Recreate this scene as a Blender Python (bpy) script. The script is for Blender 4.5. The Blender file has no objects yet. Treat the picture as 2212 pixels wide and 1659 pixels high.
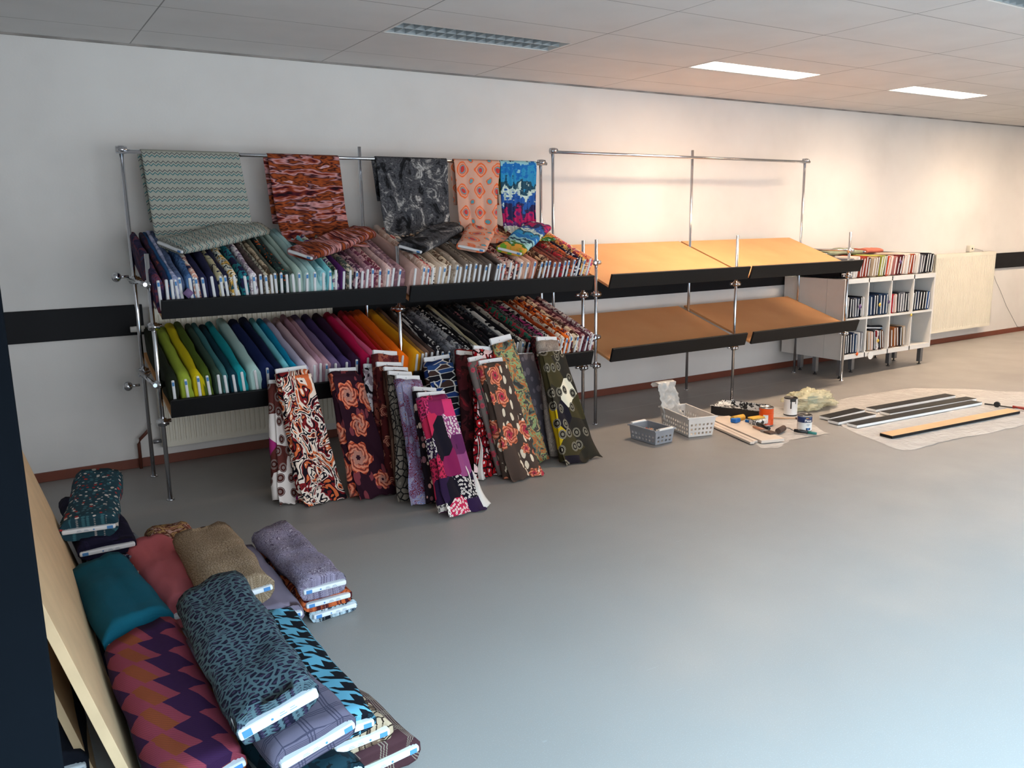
import bpy, bmesh, math, random
from mathutils import Vector, Matrix, noise
random.seed(7)
SC = bpy.context.scene
COL = SC.collection
R = math.radians
# ------------------------------------------------------------------ camera
cam_d = bpy.data.cameras.new('camera'); cam = bpy.data.objects.new('camera', cam_d); COL.objects.link(cam)
F = Vector((0.52141132, 0.83136876, -0.19224002)); RT = Vector((0.84556189, -0.53367891, -0.014557)); UP = Vector((0.11469668, 0.15496065, 0.98123996))
cam.matrix_world = Matrix(((RT.x, UP.x, -F.x, 0.0), (RT.y, UP.y, -F.y, -5.8993), (RT.z, UP.z, -F.z, 1.5876), (0, 0, 0, 1)))
cam_d.sensor_width = 36; cam_d.lens = 1782.9 / 2212 * 36; cam_d.clip_start = 0.05
SC.camera = cam
# ------------------------------------------------------------------ light and exposure
SC.view_settings.view_transform = 'Standard'; SC.view_settings.look = 'None'
SC.view_settings.exposure = 0.0; SC.view_settings.gamma = 1; SC.view_settings.use_curve_mapping = False
W = bpy.data.worlds.new('sky'); SC.world = W; W.use_nodes = True
W.node_tree.nodes['Background'].inputs[0].default_value = (0.55, 0.75, 1.0, 1); W.node_tree.nodes['Background'].inputs[1].default_value = 1.0
def area(name, loc, rot, sx, sy, power, col, spread=180):
    l = bpy.data.lights.new(name, 'AREA'); l.shape = 'RECTANGLE'; l.size = sx; l.size_y = sy; l.energy = power; l.color = col; l.spread = R(spread)
    o = bpy.data.objects.new(name, l); o.location = loc; o.rotation_euler = rot; COL.objects.link(o); return o
DAY = (0.97, 0.97, 0.96)
area('window_daylight', (1.6, -7.0, 1.35), (R(90), 0, 0), 4.4, 2.3, 124, DAY)
area('window_daylight', (7.0, -7.0, 1.35), (R(90), 0, 0), 5.0, 2.3, 110, DAY)
area('open_sky', (4.0, -11.1, 6.0), (R(50), 0, 0), 13, 3.0, 7200, (0.44, 0.76, 1.0))
CEIL = 2.718
LAMPS = [(2.17, -1.04, 0), (4.66, -1.04, 1), (7.13, -1.04, 1), (9.6, -1.04, 1), (12.0, -1.04, 1), (4.68, -3.26, 0), (9.6, -3.26, 1)]
WARM = (1.0, 0.68, 0.43)
# ------------------------------------------------------------------ helpers
def hexc(h):
    h = h.lstrip('#'); v = [int(h[i:i + 2], 16) / 255 for i in (0, 2, 4)]
    return tuple((c / 12.92 if c <= .04045 else ((c + .055) / 1.055) ** 2.4) for c in v) + (1,)
def tag(o, label=None, cat=None, group=None, kind=None):
    if label: o['label'] = label
    if cat: o['category'] = cat
    if group: o['group'] = group
    if kind: o['kind'] = kind
    return o
def obj(name, me, mat=None, parent=None, smooth=False):
    if isinstance(me, bmesh.types.BMesh):
        m = bpy.data.meshes.new(name); bmesh.ops.recalc_face_normals(me, faces=me.faces); me.to_mesh(m); me.free(); me = m
    if smooth:
        for p in me.polygons: p.use_smooth = True
    if mat is not None:
        for mm in (mat if isinstance(mat, (list, tuple)) else [mat]): me.materials.append(mm)
    o = bpy.data.objects.new(name, me); COL.objects.link(o)
    if parent is not None: o.parent = parent
    return o
def empty(name, label, cat, loc=(0, 0, 0), rot=(0, 0, 0), group=None):
    o = bpy.data.objects.new(name, None); o.location = loc; o.rotation_euler = rot; o.empty_display_size = .05; COL.objects.link(o)
    return tag(o, label, cat, group)
def box(bm, x0, x1, y0, y1, z0, z1, mi=0, bev=0):
    r = bmesh.ops.create_cube(bm, size=1)
    vs = r['verts']
    for v in vs: v.co = Vector(((x0 + x1) / 2 + v.co.x * (x1 - x0), (y0 + y1) / 2 + v.co.y * (y1 - y0), (z0 + z1) / 2 + v.co.z * (z1 - z0)))
    fs = list({f for v in vs for f in v.link_faces})
    for f in fs: f.material_index = mi
    if bev:
        es = list({e for v in vs for e in v.link_edges})
        rr = bmesh.ops.bevel(bm, geom=es, offset=bev, segments=2, affect='EDGES', profile=.5)
        for f in rr['faces']: f.material_index = mi
    return vs
def boxo(name, x0, x1, y0, y1, z0, z1, mat, parent=None, bev=0):
    bm = bmesh.new(); box(bm, x0, x1, y0, y1, z0, z1, 0, bev); return obj(name, bm, mat, parent)
def cyl(bm, p0, p1, r0, r1=None, seg=14, mi=0, cap=True):
    p0 = Vector(p0); p1 = Vector(p1); r1 = r0 if r1 is None else r1
    d = p1 - p0; q = d.to_track_quat('Z', 'Y')
    r = bmesh.ops.create_cone(bm, cap_ends=cap, segments=seg, radius1=r0, radius2=r1, depth=d.length)
    for v in r['verts']: v.co = q @ v.co + (p0 + p1) / 2
    for f in {f for v in r['verts'] for f in v.link_faces}: f.material_index = mi; f.smooth = len(f.verts) == 4
    return r['verts']
def tube(bm, pts, rad, seg=8, mi=0):
    pts = [Vector(p) for p in pts]; rings = []
    for i, p in enumerate(pts):
        d = (pts[min(i + 1, len(pts) - 1)] - pts[max(i - 1, 0)]).normalized()
        a = d.cross(Vector((0, 0, 1)) if abs(d.z) < .9 else Vector((1, 0, 0))).normalized(); b = d.cross(a)
        rr = rad[i] if isinstance(rad, (list, tuple)) else rad
        rings.append([bm.verts.new(p + (a * math.cos(t) + b * math.sin(t)) * rr) for t in [2 * math.pi * k / seg for k in range(seg)]])
    for r0, r1 in zip(rings, rings[1:]):
        for k in range(seg):
            f = bm.faces.new((r0[k], r0[(k + 1) % seg], r1[(k + 1) % seg], r1[k])); f.smooth = True; f.material_index = mi
    for r in (rings[0], rings[-1]):
        try: f = bm.faces.new(r); f.material_index = mi
        except ValueError: pass
def lathe(bm, prof, seg=24, mi=0, c=(0, 0, 0)):
    rings = []
    for r, z in prof:
        rings.append([bm.verts.new((c[0] + r * math.cos(2 * math.pi * k / seg), c[1] + r * math.sin(2 * math.pi * k / seg), c[2] + z)) for k in range(seg)])
    for i, (a, b) in enumerate(zip(rings, rings[1:])):
        for k in range(seg):
            f = bm.faces.new((a[k], a[(k + 1) % seg], b[(k + 1) % seg], b[k])); f.smooth = True
            f.material_index = mi[i] if isinstance(mi, (list, tuple)) else mi
    return rings
# ------------------------------------------------------------------ node helper
class G:
    def __init__(s, name, rough=.85, spec=.3, metal=0.0):
        s.m = bpy.data.materials.new(name); s.m.use_nodes = True; s.t = s.m.node_tree; s.n = s.t.nodes; s.b = s.n['Principled BSDF']
        s.b.inputs['Roughness'].default_value = rough; s.b.inputs['Specular IOR Level'].default_value = spec; s.b.inputs['Metallic'].default_value = metal
    def lk(s, a, b):
        if isinstance(a, bpy.types.NodeSocket): s.t.links.new(a, b)
        else: b.default_value = a
    def M(s, op, a, b=0.0, c=0.0, clamp=False):
        n = s.n.new('ShaderNodeMath'); n.operation = op; n.use_clamp = clamp
        s.lk(a, n.inputs[0]); s.lk(b, n.inputs[1]); s.lk(c, n.inputs[2]); return n.outputs[0]
    def V(s, op, a, b=(0, 0, 0), sc=None):
        n = s.n.new('ShaderNodeVectorMath'); n.operation = op; s.lk(a, n.inputs[0]); s.lk(b, n.inputs[1])
        if sc is not None: s.lk(sc, n.inputs['Scale'])
        return n.outputs['Value'] if op in ('LENGTH', 'DOT_PRODUCT', 'DISTANCE') else n.outputs[0]
    def uv(s): return s.n.new('ShaderNodeTexCoord').outputs['UV']
    def ob(s): return s.n.new('ShaderNodeTexCoord').outputs['Object']
    def xyz(s, v): n = s.n.new('ShaderNodeSeparateXYZ'); s.lk(v, n.inputs[0]); return n.outputs
    def comb(s, x, y, z=0.0): n = s.n.new('ShaderNodeCombineXYZ'); s.lk(x, n.inputs[0]); s.lk(y, n.inputs[1]); s.lk(z, n.inputs[2]); return n.outputs[0]
    def noise(s, v, scale, detail=3.0, rough=.5, dist=0.0, col=False):
        n = s.n.new('ShaderNodeTexNoise'); s.lk(v, n.inputs['Vector']); n.inputs['Scale'].default_value = scale; n.inputs['Detail'].default_value = detail
        n.inputs['Roughness'].default_value = rough; n.inputs['Distortion'].default_value = dist; return n.outputs[1 if col else 0]
    def voro(s, v, scale, feat='F1', metric='EUCLIDEAN', rnd=1.0):
        n = s.n.new('ShaderNodeTexVoronoi'); n.feature = feat; n.voronoi_dimensions = '2D' ; n.distance = metric
        s.lk(v, n.inputs['Vector']); n.inputs['Scale'].default_value = scale; n.inputs['Randomness'].default_value = rnd; return n.outputs
    def ramp(s, f, stops, const=True):
        n = s.n.new('ShaderNodeValToRGB'); r = n.color_ramp; r.interpolation = 'CONSTANT' if const else 'LINEAR'
        while len(r.elements) < len(stops): r.elements.new(.5)
        for e, (p, c) in zip(r.elements, stops): e.position = p; e.color = hexc(c) if isinstance(c, str) else c
        s.lk(f, n.inputs[0]); return n.outputs[0]
    def mix(s, f, a, b):
        n = s.n.new('ShaderNodeMix'); n.data_type = 'RGBA'; n.clamp_factor = True
        s.lk(f, n.inputs['Factor']); s.lk(hexc(a) if isinstance(a, str) else a, n.inputs[6]); s.lk(hexc(b) if isinstance(b, str) else b, n.inputs[7]); return n.outputs[2]
    def col(s, c): s.lk(hexc(c) if isinstance(c, str) else c, s.b.inputs['Base Color'])
    def bump(s, h, strength=.2, dist=.01):
        n = s.n.new('ShaderNodeBump'); n.inputs['Strength'].default_value = strength; n.inputs['Distance'].default_value = dist; s.lk(h, n.inputs['Height']); s.t.links.new(n.outputs[0], s.b.inputs['Normal'])
def plain(name, c, rough=.6, spec=.4, metal=0.0, var=.06, scale=8, bump=0.0):
    g = G(name, rough, spec, metal); n = g.noise(g.ob(), scale, 4)
    c = hexc(c) if isinstance(c, str) else c
    lo = tuple(max(0, v * (1 - var)) for v in c[:3]) + (1,); hi = tuple(min(1, v * (1 + var)) for v in c[:3]) + (1,)
    g.col(g.ramp(n, [(.35, lo), (.65, hi)], False))
    if bump: g.bump(g.noise(g.ob(), scale * 12, 3), bump, .003)
    return g.m
_seed = [0]
def fabric(kind, cols, sc=1.0, name=None, gain=1.0):
    """A woven cloth: UV is in metres (x along the bolt, y round it)."""
    _seed[0] += 1; k = _seed[0]
    g = G(name or 'cloth_' + kind, .88, .15); off = (k * 3.17 % 9, k * 1.73 % 7, 0)
    v = g.V('ADD', g.uv(), off); c = cols
    wob = g.V('ADD', v, g.V('SCALE', g.noise(v, 9, 2, col=True), sc=.05))
    if kind == 'plain':
        out = g.mix(g.noise(v, 5, 3), c[0], c[-1] if len(c) > 1 else c[0])
    elif kind == 'blotch':
        n = g.noise(v, 14 * sc, 3, .6, .8); m = len(c)
        st = [(0, c[0])] + [(.34 + .32 * (i) / max(1, m - 1) - .02, c[i]) for i in range(1, m)]
        out = g.ramp(n, st)
    elif kind == 'marble':
        n = g.noise(wob, 7 * sc, 2, .55, 1.7); m = len(c)
        cc = [c[i % m] for i in range(m * 2 - 1)]
        out = g.ramp(n, [(0, cc[0])] + [(.3 + .42 * i / (len(cc) - 1), cc[i]) for i in range(1, len(cc))])
    elif kind in ('floral', 'roses'):
        big = kind == 'roses'; s = 11 * sc * (.8 if big else 1.4)
        bg = c[0]; out = g.mix(g.noise(v, 6, 2), bg, bg)
        if len(c) > 3:
            lf = g.voro(g.V('MULTIPLY', wob, (1, 2.2, 1)), s * 1.6)['Distance']; ms = g.noise(v, s * .9, 2)
            out = g.mix(g.M('MULTIPLY', g.M('LESS_THAN', lf, .26), g.M('GREATER_THAN', ms, .48)), out, c[3])
        vo = g.voro(v, s, rnd=.75)
        x, y, z = g.xyz(g.V('SCALE', g.V('SUBTRACT', v, vo['Position']), sc=s))
        rad = g.V('LENGTH', g.comb(x, y)); an = g.M('ARCTAN2', y, x)
        rnd = g.xyz(vo['Color'])
        pet = g.M('ADD', .36 if big else .30, g.M('MULTIPLY', .055, g.M('SINE', g.M('ADD', g.M('MULTIPLY', an, 6.0), g.M('MULTIPLY', rnd[0], 6.0)))))
        pet = g.M('MULTIPLY', pet, g.M('ADD', .55, g.M('MULTIPLY', rnd[1], .7)))
        inn = g.M('MULTIPLY', pet, .42)
        wav = g.M('SINE', g.M('ADD', g.M('MULTIPLY', an, 5.0), g.M('ADD', g.M('MULTIPLY', rad, 48), g.M('MULTIPLY', g.noise(v, 30, 2), 9))))
        shade = g.mix(g.M('DIVIDE', rad, pet), c[2], c[1]); shade = g.mix(g.M('MULTIPLY', .75, g.M('GREATER_THAN', wav, .62)), shade, c[0]); shade = g.mix(g.M('MULTIPLY', .35, g.M('LESS_THAN', wav, -.5)), shade, '#f0c0a0' if big else c[1])
        out = g.mix(g.M('LESS_THAN', rad, pet), out, shade)
        out = g.mix(g.M('LESS_THAN', rad, inn), out, c[2])
        out = g.mix(g.M('LESS_THAN', rad, g.M('MULTIPLY', pet, .16)), out, c[0])
    elif kind == 'spots':
        vo = g.voro(g.V('MULTIPLY', v, (1, 1.5, 1)), 22 * sc, rnd=.9); r = g.xyz(vo['Color'])
        out = g.mix(g.M('LESS_THAN', vo['Distance'], g.M('ADD', .12, g.M('MULTIPLY', r[1], .26))), c[0], g.ramp(r[0], [(i / (len(c) - 1), c[i + 1]) for i in range(len(c) - 1)]))
    elif kind == 'cells':
        vv = g.V('MULTIPLY', wob, (1, 1, 1)); e = g.voro(vv, 26 * sc, 'DISTANCE_TO_EDGE')[0]; f = g.voro(vv, 26 * sc)
        fill = g.ramp(g.xyz(f['Color'])[0], [(i / (len(c) - 1), c[i + 1]) for i in range(len(c) - 1)])
        fill = g.mix(g.M('LESS_THAN', f['Distance'], .16), fill, c[-1])
        out = g.mix(g.M('LESS_THAN', e, .09), fill, c[0])
    elif kind == 'leopard':
        x, y, z = g.xyz(v); q = g.comb(g.M('MULTIPLY', x, 1.0), g.M('MULTIPLY', y, .62))
        q = g.V('ADD', q, g.V('SCALE', g.noise(v, 20, 2, col=True), sc=.012))
        e = g.voro(q, 42 * sc, 'DISTANCE_TO_EDGE')[0]; f = g.voro(q, 42 * sc)
        inner = g.mix(g.M('LESS_THAN', f['Distance'], .2), c[1], c[2])
        out = g.mix(g.M('LESS_THAN', e, .17), inner, c[0])
    elif kind == 'stripes':
        x, y, z = g.xyz(v); n = g.noise(g.comb(g.M('MULTIPLY', x, .25), g.M('MULTIPLY', y, 3.0)), 9 * sc, 4, .6, .2)
        out = g.ramp(n, [(0, c[0])] + [(.33 + .36 * i / (len(c) - 1), c[i]) for i in range(1, len(c))])
    elif kind == 'brush':      # painted bands running across the width
        x, y, z = g.xyz(v); w1 = g.noise(v, 5, 3); n = g.noise(g.comb(g.M('ADD', x, g.M('MULTIPLY', w1, .05)), g.M('MULTIPLY', y, .22)), 13 * sc, 3, .62, .25)
        m = len(c); out = g.ramp(n, [(.30 + .42 * i / (m - 1), c[i]) for i in range(m)], False)
    elif kind == 'smoke':
        n = g.noise(wob, 8 * sc, 9, .68, .9); m = len(c); out = g.ramp(n, [(.38 + .26 * i / (m - 1), c[i]) for i in range(m)], False)
        out = g.mix(g.M('MULTIPLY', .5, g.M('GREATER_THAN', g.noise(g.V('MULTIPLY', v, (3, 1, 1)), 45, 3), .56)), out, c[0])
    elif kind == 'paint':      # ordered bands of colour down the cloth
        x, y, z = g.xyz(g.uv()); w1 = g.noise(g.comb(g.M('MULTIPLY', x, 3), g.M('MULTIPLY', y, 4)), 3.5, 2); 
        t = g.M('ADD', g.M('MULTIPLY', x, 1.55 * sc), g.M('MULTIPLY', g.M('SUBTRACT', w1, .5), .38)); m = len(c)
        fn2 = g.noise(g.comb(g.M('MULTIPLY', x, 9), g.M('MULTIPLY', y, 1.2)), 9, 2); t = g.M('FRACT', g.M('ADD', t, g.M('MULTIPLY', g.M('SUBTRACT', fn2, .5), .10))); out = g.ramp(t, [(i / m, c[i]) for i in range(m)])
    elif kind == 'zigzag':
        x, y, z = g.xyz(v); tri = g.M('PINGPONG', g.M('MULTIPLY', y, 62), 1.0)
        t = g.M('FRACT', g.M('ADD', g.M('MULTIPLY', x, 19 * sc), g.M('MULTIPLY', tri, .26)))
        out = g.mix(g.noise(v, 20, 2), c[0], c[1])
        out = g.mix(g.M('MULTIPLY', g.M('GREATER_THAN', t, .30), g.M('LESS_THAN', t, .40)), out, c[2])
        out = g.mix(g.M('MULTIPLY', g.M('GREATER_THAN', t, .62), g.M('LESS_THAN', t, .74)), out, c[3])
    elif kind == 'chevron':
        x, y, z = g.xyz(v); tri = g.M('FRACT', g.M('MULTIPLY', x, 8.0)); a = g.M('ADD', g.M('MULTIPLY', y, 5.0), g.M('MULTIPLY', tri, .26))
        t = g.M('FRACT', a); out = g.ramp(t, [(0, c[0]), (.36, c[1]), (.64, c[2]), (.84, c[1])])
        wv = g.M('SINE', g.M('MULTIPLY', g.M('ADD', x, g.M('MULTIPLY', y, .7)), 700)); out = g.mix(g.M('MULTIPLY', g.M('GREATER_THAN', wv, .2), .22), out, '#2a1020')
    elif kind == 'plaid':
        x, y, z = g.xyz(v)
        def lines(u, f, w): return g.M('LESS_THAN', g.M('FRACT', g.M('MULTIPLY', u, f)), w)
        def group(u): return g.M('MULTIPLY', g.M('LESS_THAN', g.M('FRACT', g.M('MULTIPLY', u, 11.0 * sc)), .3), lines(u, 110 * sc, .4))
        out = g.mix(g.noise(v, 8, 2), c[0], c[1]); out = g.mix(g.M('MULTIPLY', g.M('MAXIMUM', group(x), group(y)), .75), out, c[2])
    elif kind == 'hound':
        x, y, z = g.xyz(v); f = 11 * sc
        fx = g.M('FRACT', g.M('MULTIPLY', x, f)); fy = g.M('FRACT', g.M('MULTIPLY', y, f))
        cx = g.M('LESS_THAN', fx, .5); cy = g.M('LESS_THAN', fy, .5); dg = g.M('LESS_THAN', g.M('FRACT', g.M('MULTIPLY', g.M('ADD', fx, fy), 2.0)), .5)
        both = g.M('MULTIPLY', cx, cy); anyo = g.M('MAXIMUM', cx, cy); out = g.mix(g.M('MAXIMUM', both, g.M('MULTIPLY', anyo, dg)), c[0], c[1])
    elif kind == 'patch':
        vo = g.voro(v, 9 * sc, metric='CHEBYCHEV', rnd=.55); r = g.xyz(vo['Color']); m = len(c)
        out = g.ramp(r[0], [(i / m, c[i]) for i in range(m)])
        d = g.voro(v, 62 * sc)['Distance']; out = g.mix(g.M('MULTIPLY', g.M('MULTIPLY', g.M('LESS_THAN', d, .36), g.M('GREATER_THAN', d, .14)), g.M('GREATER_THAN', r[1], .35)), out, g.mix(g.M('GREATER_THAN', r[2], .6), c[-2], c[-1]))
    elif kind == 'paisley':
        n = g.noise(wob, 13 * sc, 1, .5, 4.0); s2 = g.M('SINE', g.M('MULTIPLY', n, 60)); out = g.ramp(s2, [(0, c[0]), (.25, c[1]), (.72, c[-1])])
        out = g.mix(g.M('GREATER_THAN', g.noise(v, 9 * sc, 1), .52), out, g.ramp(s2, [(0, c[1]), (.35, c[2]), (.8, c[0])]))
    elif kind == 'rings':
        vo = g.voro(v, 12 * sc, rnd=.5); r = g.xyz(vo['Color']); s2 = g.M('SINE', g.M('MULTIPLY', vo['Distance'], 26)); m = len(c)
        bg = g.ramp(g.xyz(g.voro(v, 6.5 * sc, rnd=.8)['Color'])[1], [(i / (m - 2), c[i + 2]) for i in range(m - 2)])
        ring = g.ramp(s2, [(0, c[0]), (.45, c[1]), (.75, c[0])]); out = g.mix(g.M('MULTIPLY', g.M('LESS_THAN', vo['Distance'], .34), g.M('GREATER_THAN', r[2], .25)), bg, ring)
    elif kind == 'bands':
        x, y, z = g.xyz(v); q = g.comb(x, g.M('MULTIPLY', y, .3)); e = g.voro(q, 15 * sc, metric='CHEBYCHEV', rnd=.8); r = g.xyz(e['Color'])[0]; m = len(c) - 1
        out = g.ramp(r, [(i / m, c[i]) for i in range(m)]); ed = g.voro(q, 15 * sc, 'DISTANCE_TO_EDGE', rnd=.8)[0]; out = g.mix(g.M('LESS_THAN', ed, .05), out, c[-1])
    elif kind == 'kaleid':     # warm ogee medallions
        x, y, z = g.xyz(wob); a = g.M('SINE', g.M('MULTIPLY', x, 40)); b = g.M('SINE', g.M('MULTIPLY', y, 36)); s2 = g.M('ADD', a, b)
        out = g.ramp(g.M('MULTIPLY', g.M('ADD', s2, 2.0), .25), [(0, c[2]), (.05, c[1]), (.10, c[0]), (.60, c[1]), (.72, c[0]), (.80, c[1]), (.87, c[2]), (.93, c[3])])
    fine = g.noise(v, 500, 1)
    g.col(g.V('SCALE', out, sc=g.M('ADD', .84 * gain, g.M('MULTIPLY', fine, .32 * gain))))
    g.bump(g.M('ADD', g.noise(v, 16, 3), g.M('MULTIPLY', fine, .08)), .35, .006)
    return g.m
# ------------------------------------------------------------------ plain materials
def wall_mat():
    g = G('painted_plaster', .9, .2); v = g.ob(); n = g.noise(v, .9, 4, .6); n2 = g.noise(v, 60, 3)
    g.col(g.ramp(n, [(.25, '#c9c6c3'), (.5, '#d3d0cd'), (.75, '#d9d7d4')], False)); g.bump(n2, .12, .004); return g.m
def floor_mat():
    g = G('grey_vinyl', .42, .45); v = g.ob(); n = g.noise(v, .7, 3); sp = g.noise(v, 240, 2); x, y, z = g.xyz(v)
    c = g.ramp(n, [(.3, '#888480'), (.7, '#908c88')], False); c = g.mix(g.M('MULTIPLY', g.M('GREATER_THAN', sp, .62), .25), c, '#a5a6a8')
    seam = g.M('MULTIPLY', g.M('LESS_THAN', g.M('ABSOLUTE', g.M('ADD', y, .535)), .003), g.M('MULTIPLY', g.M('GREATER_THAN', x, 4.3), g.M('LESS_THAN', x, 8.6)))
    c = g.mix(g.M('MULTIPLY', seam, .5), c, '#c8c4bd')
    sc = g.noise(g.comb(g.M('MULTIPLY', x, 1.5), g.M('MULTIPLY', y, 9)), 2.2, 5, .7, 1.5); c = g.mix(g.M('MULTIPLY', g.M('GREATER_THAN', sc, .71), .18), c, '#b4b8bc')
    g.col(c); g.lk(g.ramp(g.noise(v, 2.5, 4), [(.3, (.38,) * 3 + (1,)), (.7, (.5,) * 3 + (1,))], False), g.b.inputs['Roughness']); g.bump(sp, .05, .002); return g.m
def ceil_mat():
    g = G('ceiling_tile', .95, .1); x, y, z = g.xyz(g.ob())
    fx = g.M('FRACT', g.M('DIVIDE', g.M('SUBTRACT', x, .91 - 12.4), 1.24)); fy = g.M('FRACT', g.M('DIVIDE', g.M('ADD', y, .42 + 12.4), .62))
    ln = g.M('MAXIMUM', g.M('LESS_THAN', fx, .006), g.M('LESS_THAN', fy, .010)); n = g.noise(g.ob(), 3, 3); brk = g.M('ADD', .25, g.M('MULTIPLY', g.noise(g.ob(), 1.7, 1), .9))
    g.col(g.mix(g.M('MULTIPLY', ln, brk), g.ramp(n, [(.3, '#d0cdcb'), (.7, '#d6d3d1')], False), '#5e5a58')); g.bump(g.M('SUBTRACT', g.noise(g.ob(), 180, 2), g.M('MULTIPLY', ln, 2)), .15, .003); return g.m
def mdf_mat():
    g = G('mdf_board', .55, .3); n = g.noise(g.ob(), 3, 3); f = g.noise(g.ob(), 130, 3)
    g.col(g.mix(g.M('MULTIPLY', f, .25), g.ramp(n, [(.3, '#c8905e'), (.7, '#d09a68')], False), '#a97f50')); return g.m
M = dict(
    wall=wall_mat(), floor=floor_mat(), ceil=ceil_mat(), mdf=mdf_mat(),
    rail=plain('black_rail', '#0c0d12', .6, .2), lip=plain('black_lip', '#0a0a0c', .5, .25, bump=.1), base=plain('brown_skirting', '#6b3524', .5, .4),
    chrome=plain('chrome', '#c9cbd0', .16, .5, 1.0, .02), cream=plain('cream_enamel', '#d8d3c4', .4, .4, 0, .02), white=plain('white_melamine', '#dcdad6', .35, .4, 0, .02),
    whitep=plain('white_plastic', '#e4e2de', .4, .4, 0, .02), core=plain('white_card', '#d2d3d5', .7, .3, 0, .03), sticker=plain('blue_print', '#4a7fb4', .5, .3), greyprint=plain('grey_print', '#8f9aa6', .6, .2),
    black=plain('black_plastic', '#141417', .35, .5), navy=plain('black_paint', '#070b10', .85, .04), steel=plain('grey_steel', '#8a8c90', .35, .5, .8), pipe=plain('brown_pipe', '#5a2f22', .45, .4),
    dark=plain('dark_gap', '#101012', .9, .1), louvre=plain('grey_louvre', '#b4bcc0', .3, .6, .4), frame=plain('window_frame', '#ededed', .5, .4),
    greyp=plain('grey_basket_plastic', '#8f9298', .4, .4), whiteb=plain('white_basket_plastic', '#d6d0ca', .45, .4), red=plain('red_plastic', '#8f2a22', .4, .5), blue=plain('blue_plastic', '#1668b8', .4, .5),
    teal=plain('teal_handle', '#1d6e68', .4, .5), orange=plain('orange_tin', '#e2500f', .3, .5), tin=plain('tin_rim', '#9a9a9c', .25, .5, .9), purple=plain('purple_tag', '#6a567c', .7, .3), yellow=plain('yellow_tag', '#d8b24a', .7, .3),
    orangetag=plain('orange_tag', '#e0602a', .7, .3), foam=plain('yellow_foam', '#d9a94e', .9, .1), bristle=plain('bristle', '#5b4a42', .95, .1), skin=plain('bare_card', '#c4a283', .7, .2), woodh=plain('brush_wood', '#b77f63', .5, .4))
def lamp_mat():
    g = G('lit_diffuser'); g.col('#ffffff'); g.b.inputs['Emission Color'].default_value = (1.0, .80, .60, 1); g.b.inputs['Emission Strength'].default_value = 60.0; return g.m
def film(name, c, alpha, rough=.25):
    g = G(name, rough, .5); v = g.ob(); g.col(c); n = g.noise(v, 6, 5, .65, 1.0)
    g.lk(g.M('ADD', alpha - .12, g.M('MULTIPLY', n, .24)), g.b.inputs['Alpha']); g.bump(g.noise(v, 9, 5, .6, 1.2), .6, .02); return g.m
M['lamp'] = lamp_mat(); M['sheet'] = film('plastic_sheet', '#dcd6d0', .74, .2); M['bag'] = film('clear_bag', '#dcd8d2', .5); M['ybag'] = film('yellow_bag', '#d4cfae', .56)
# ------------------------------------------------------------------ the room
def struct(name, o): return tag(o, kind='structure')
XL, XR, YB = -1.2, 14.2, -6.8
struct('', boxo('floor', XL, XR, YB, 0.0, -.1, 0, M['floor'])); struct('', boxo('wall_rear', XL, XR, 0, .12, 0, CEIL, M['wall']))
struct('', boxo('wall_left', XL - .12, XL, YB, .12, 0, CEIL, M['wall'])); struct('', boxo('wall_right', XR, XR + .12, YB, .12, 0, CEIL, M['wall']))
def ceiling():
    bm = bmesh.new(); holes = [(x, x + 1.2, y - .28, y) for x, y, l in LAMPS]
    xs = sorted({XL, XR} | {h[0] for h in holes} | {h[1] for h in holes}); ys = sorted({YB, 0.0} | {h[2] for h in holes} | {h[3] for h in holes})
    for a, b in zip(xs, xs[1:]):
        for c, d in zip(ys, ys[1:]):
            if any(h[0] < (a + b) / 2 < h[1] and h[2] < (c + d) / 2 < h[3] for h in holes): continue
            bm.faces.new([bm.verts.new(p) for p in ((a, c, CEIL), (a, d, CEIL), (b, d, CEIL), (b, c, CEIL))])
    bmesh.ops.remove_doubles(bm, verts=bm.verts, dist=1e-5)
    bm2 = bmesh.ops.extrude_face_region(bm, geom=list(bm.faces)); bmesh.ops.translate(bm, verts=[v for v in bm2['geom'] if isinstance(v, bmesh.types.BMVert)], vec=(0, 0, .14))
    return obj('ceiling', bm, M['ceil'])
struct('', ceiling())
WINS = [(-.6, 3.8), (4.5, 9.5)]
bm = bmesh.new(); box(bm, XL, XR, YB - .12, YB, 0, .2); box(bm, XL, XR, YB - .12, YB, 2.5, CEIL)
for a, b in ((XL, WINS[0][0]), (WINS[0][1], WINS[1][0]), (WINS[1][1], XR)): box(bm, a, b, YB - .12, YB, .2, 2.5)
struct('', obj('wall_front', bm, M['wall']))
for i, (a, b) in enumerate(WINS):
    bm = bmesh.new()
    for q in ((a, a + .06, .2, 2.5), (b - .06, b, .2, 2.5), ((a + b) / 2 - .03, (a + b) / 2 + .03, .2, 2.5), (a, b, .2, .26), (a, b, 2.44, 2.5)): box(bm, q[0], q[1], YB - .09, YB - .03, q[2], q[3])
    struct('', obj('window_%d' % (i + 1), bm, M['frame']))
struct('', boxo('baseboard_rear', XL, XR, -.016, 0, 0, .062, M['base'], bev=.003))
bm = bmesh.new(); box(bm, XL, .83, -.022, 0, .897, 1.095, 0, .003); box(bm, 2.12, 9.66, -.022, 0, .897, 1.095, 0, .003); box(bm, 11.2, XR, -.022, 0, .897, 1.095, 0, .003)
struct('', obj('trim_1', bm, M['rail']))
bm = bmesh.new(); box(bm, XL, XR, -.012, 0, CEIL - .012, CEIL); struct('', obj('trim_2', bm, plain('ceiling_edge', '#8a8581', .7, .2, 0, .35, 3)))
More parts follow.
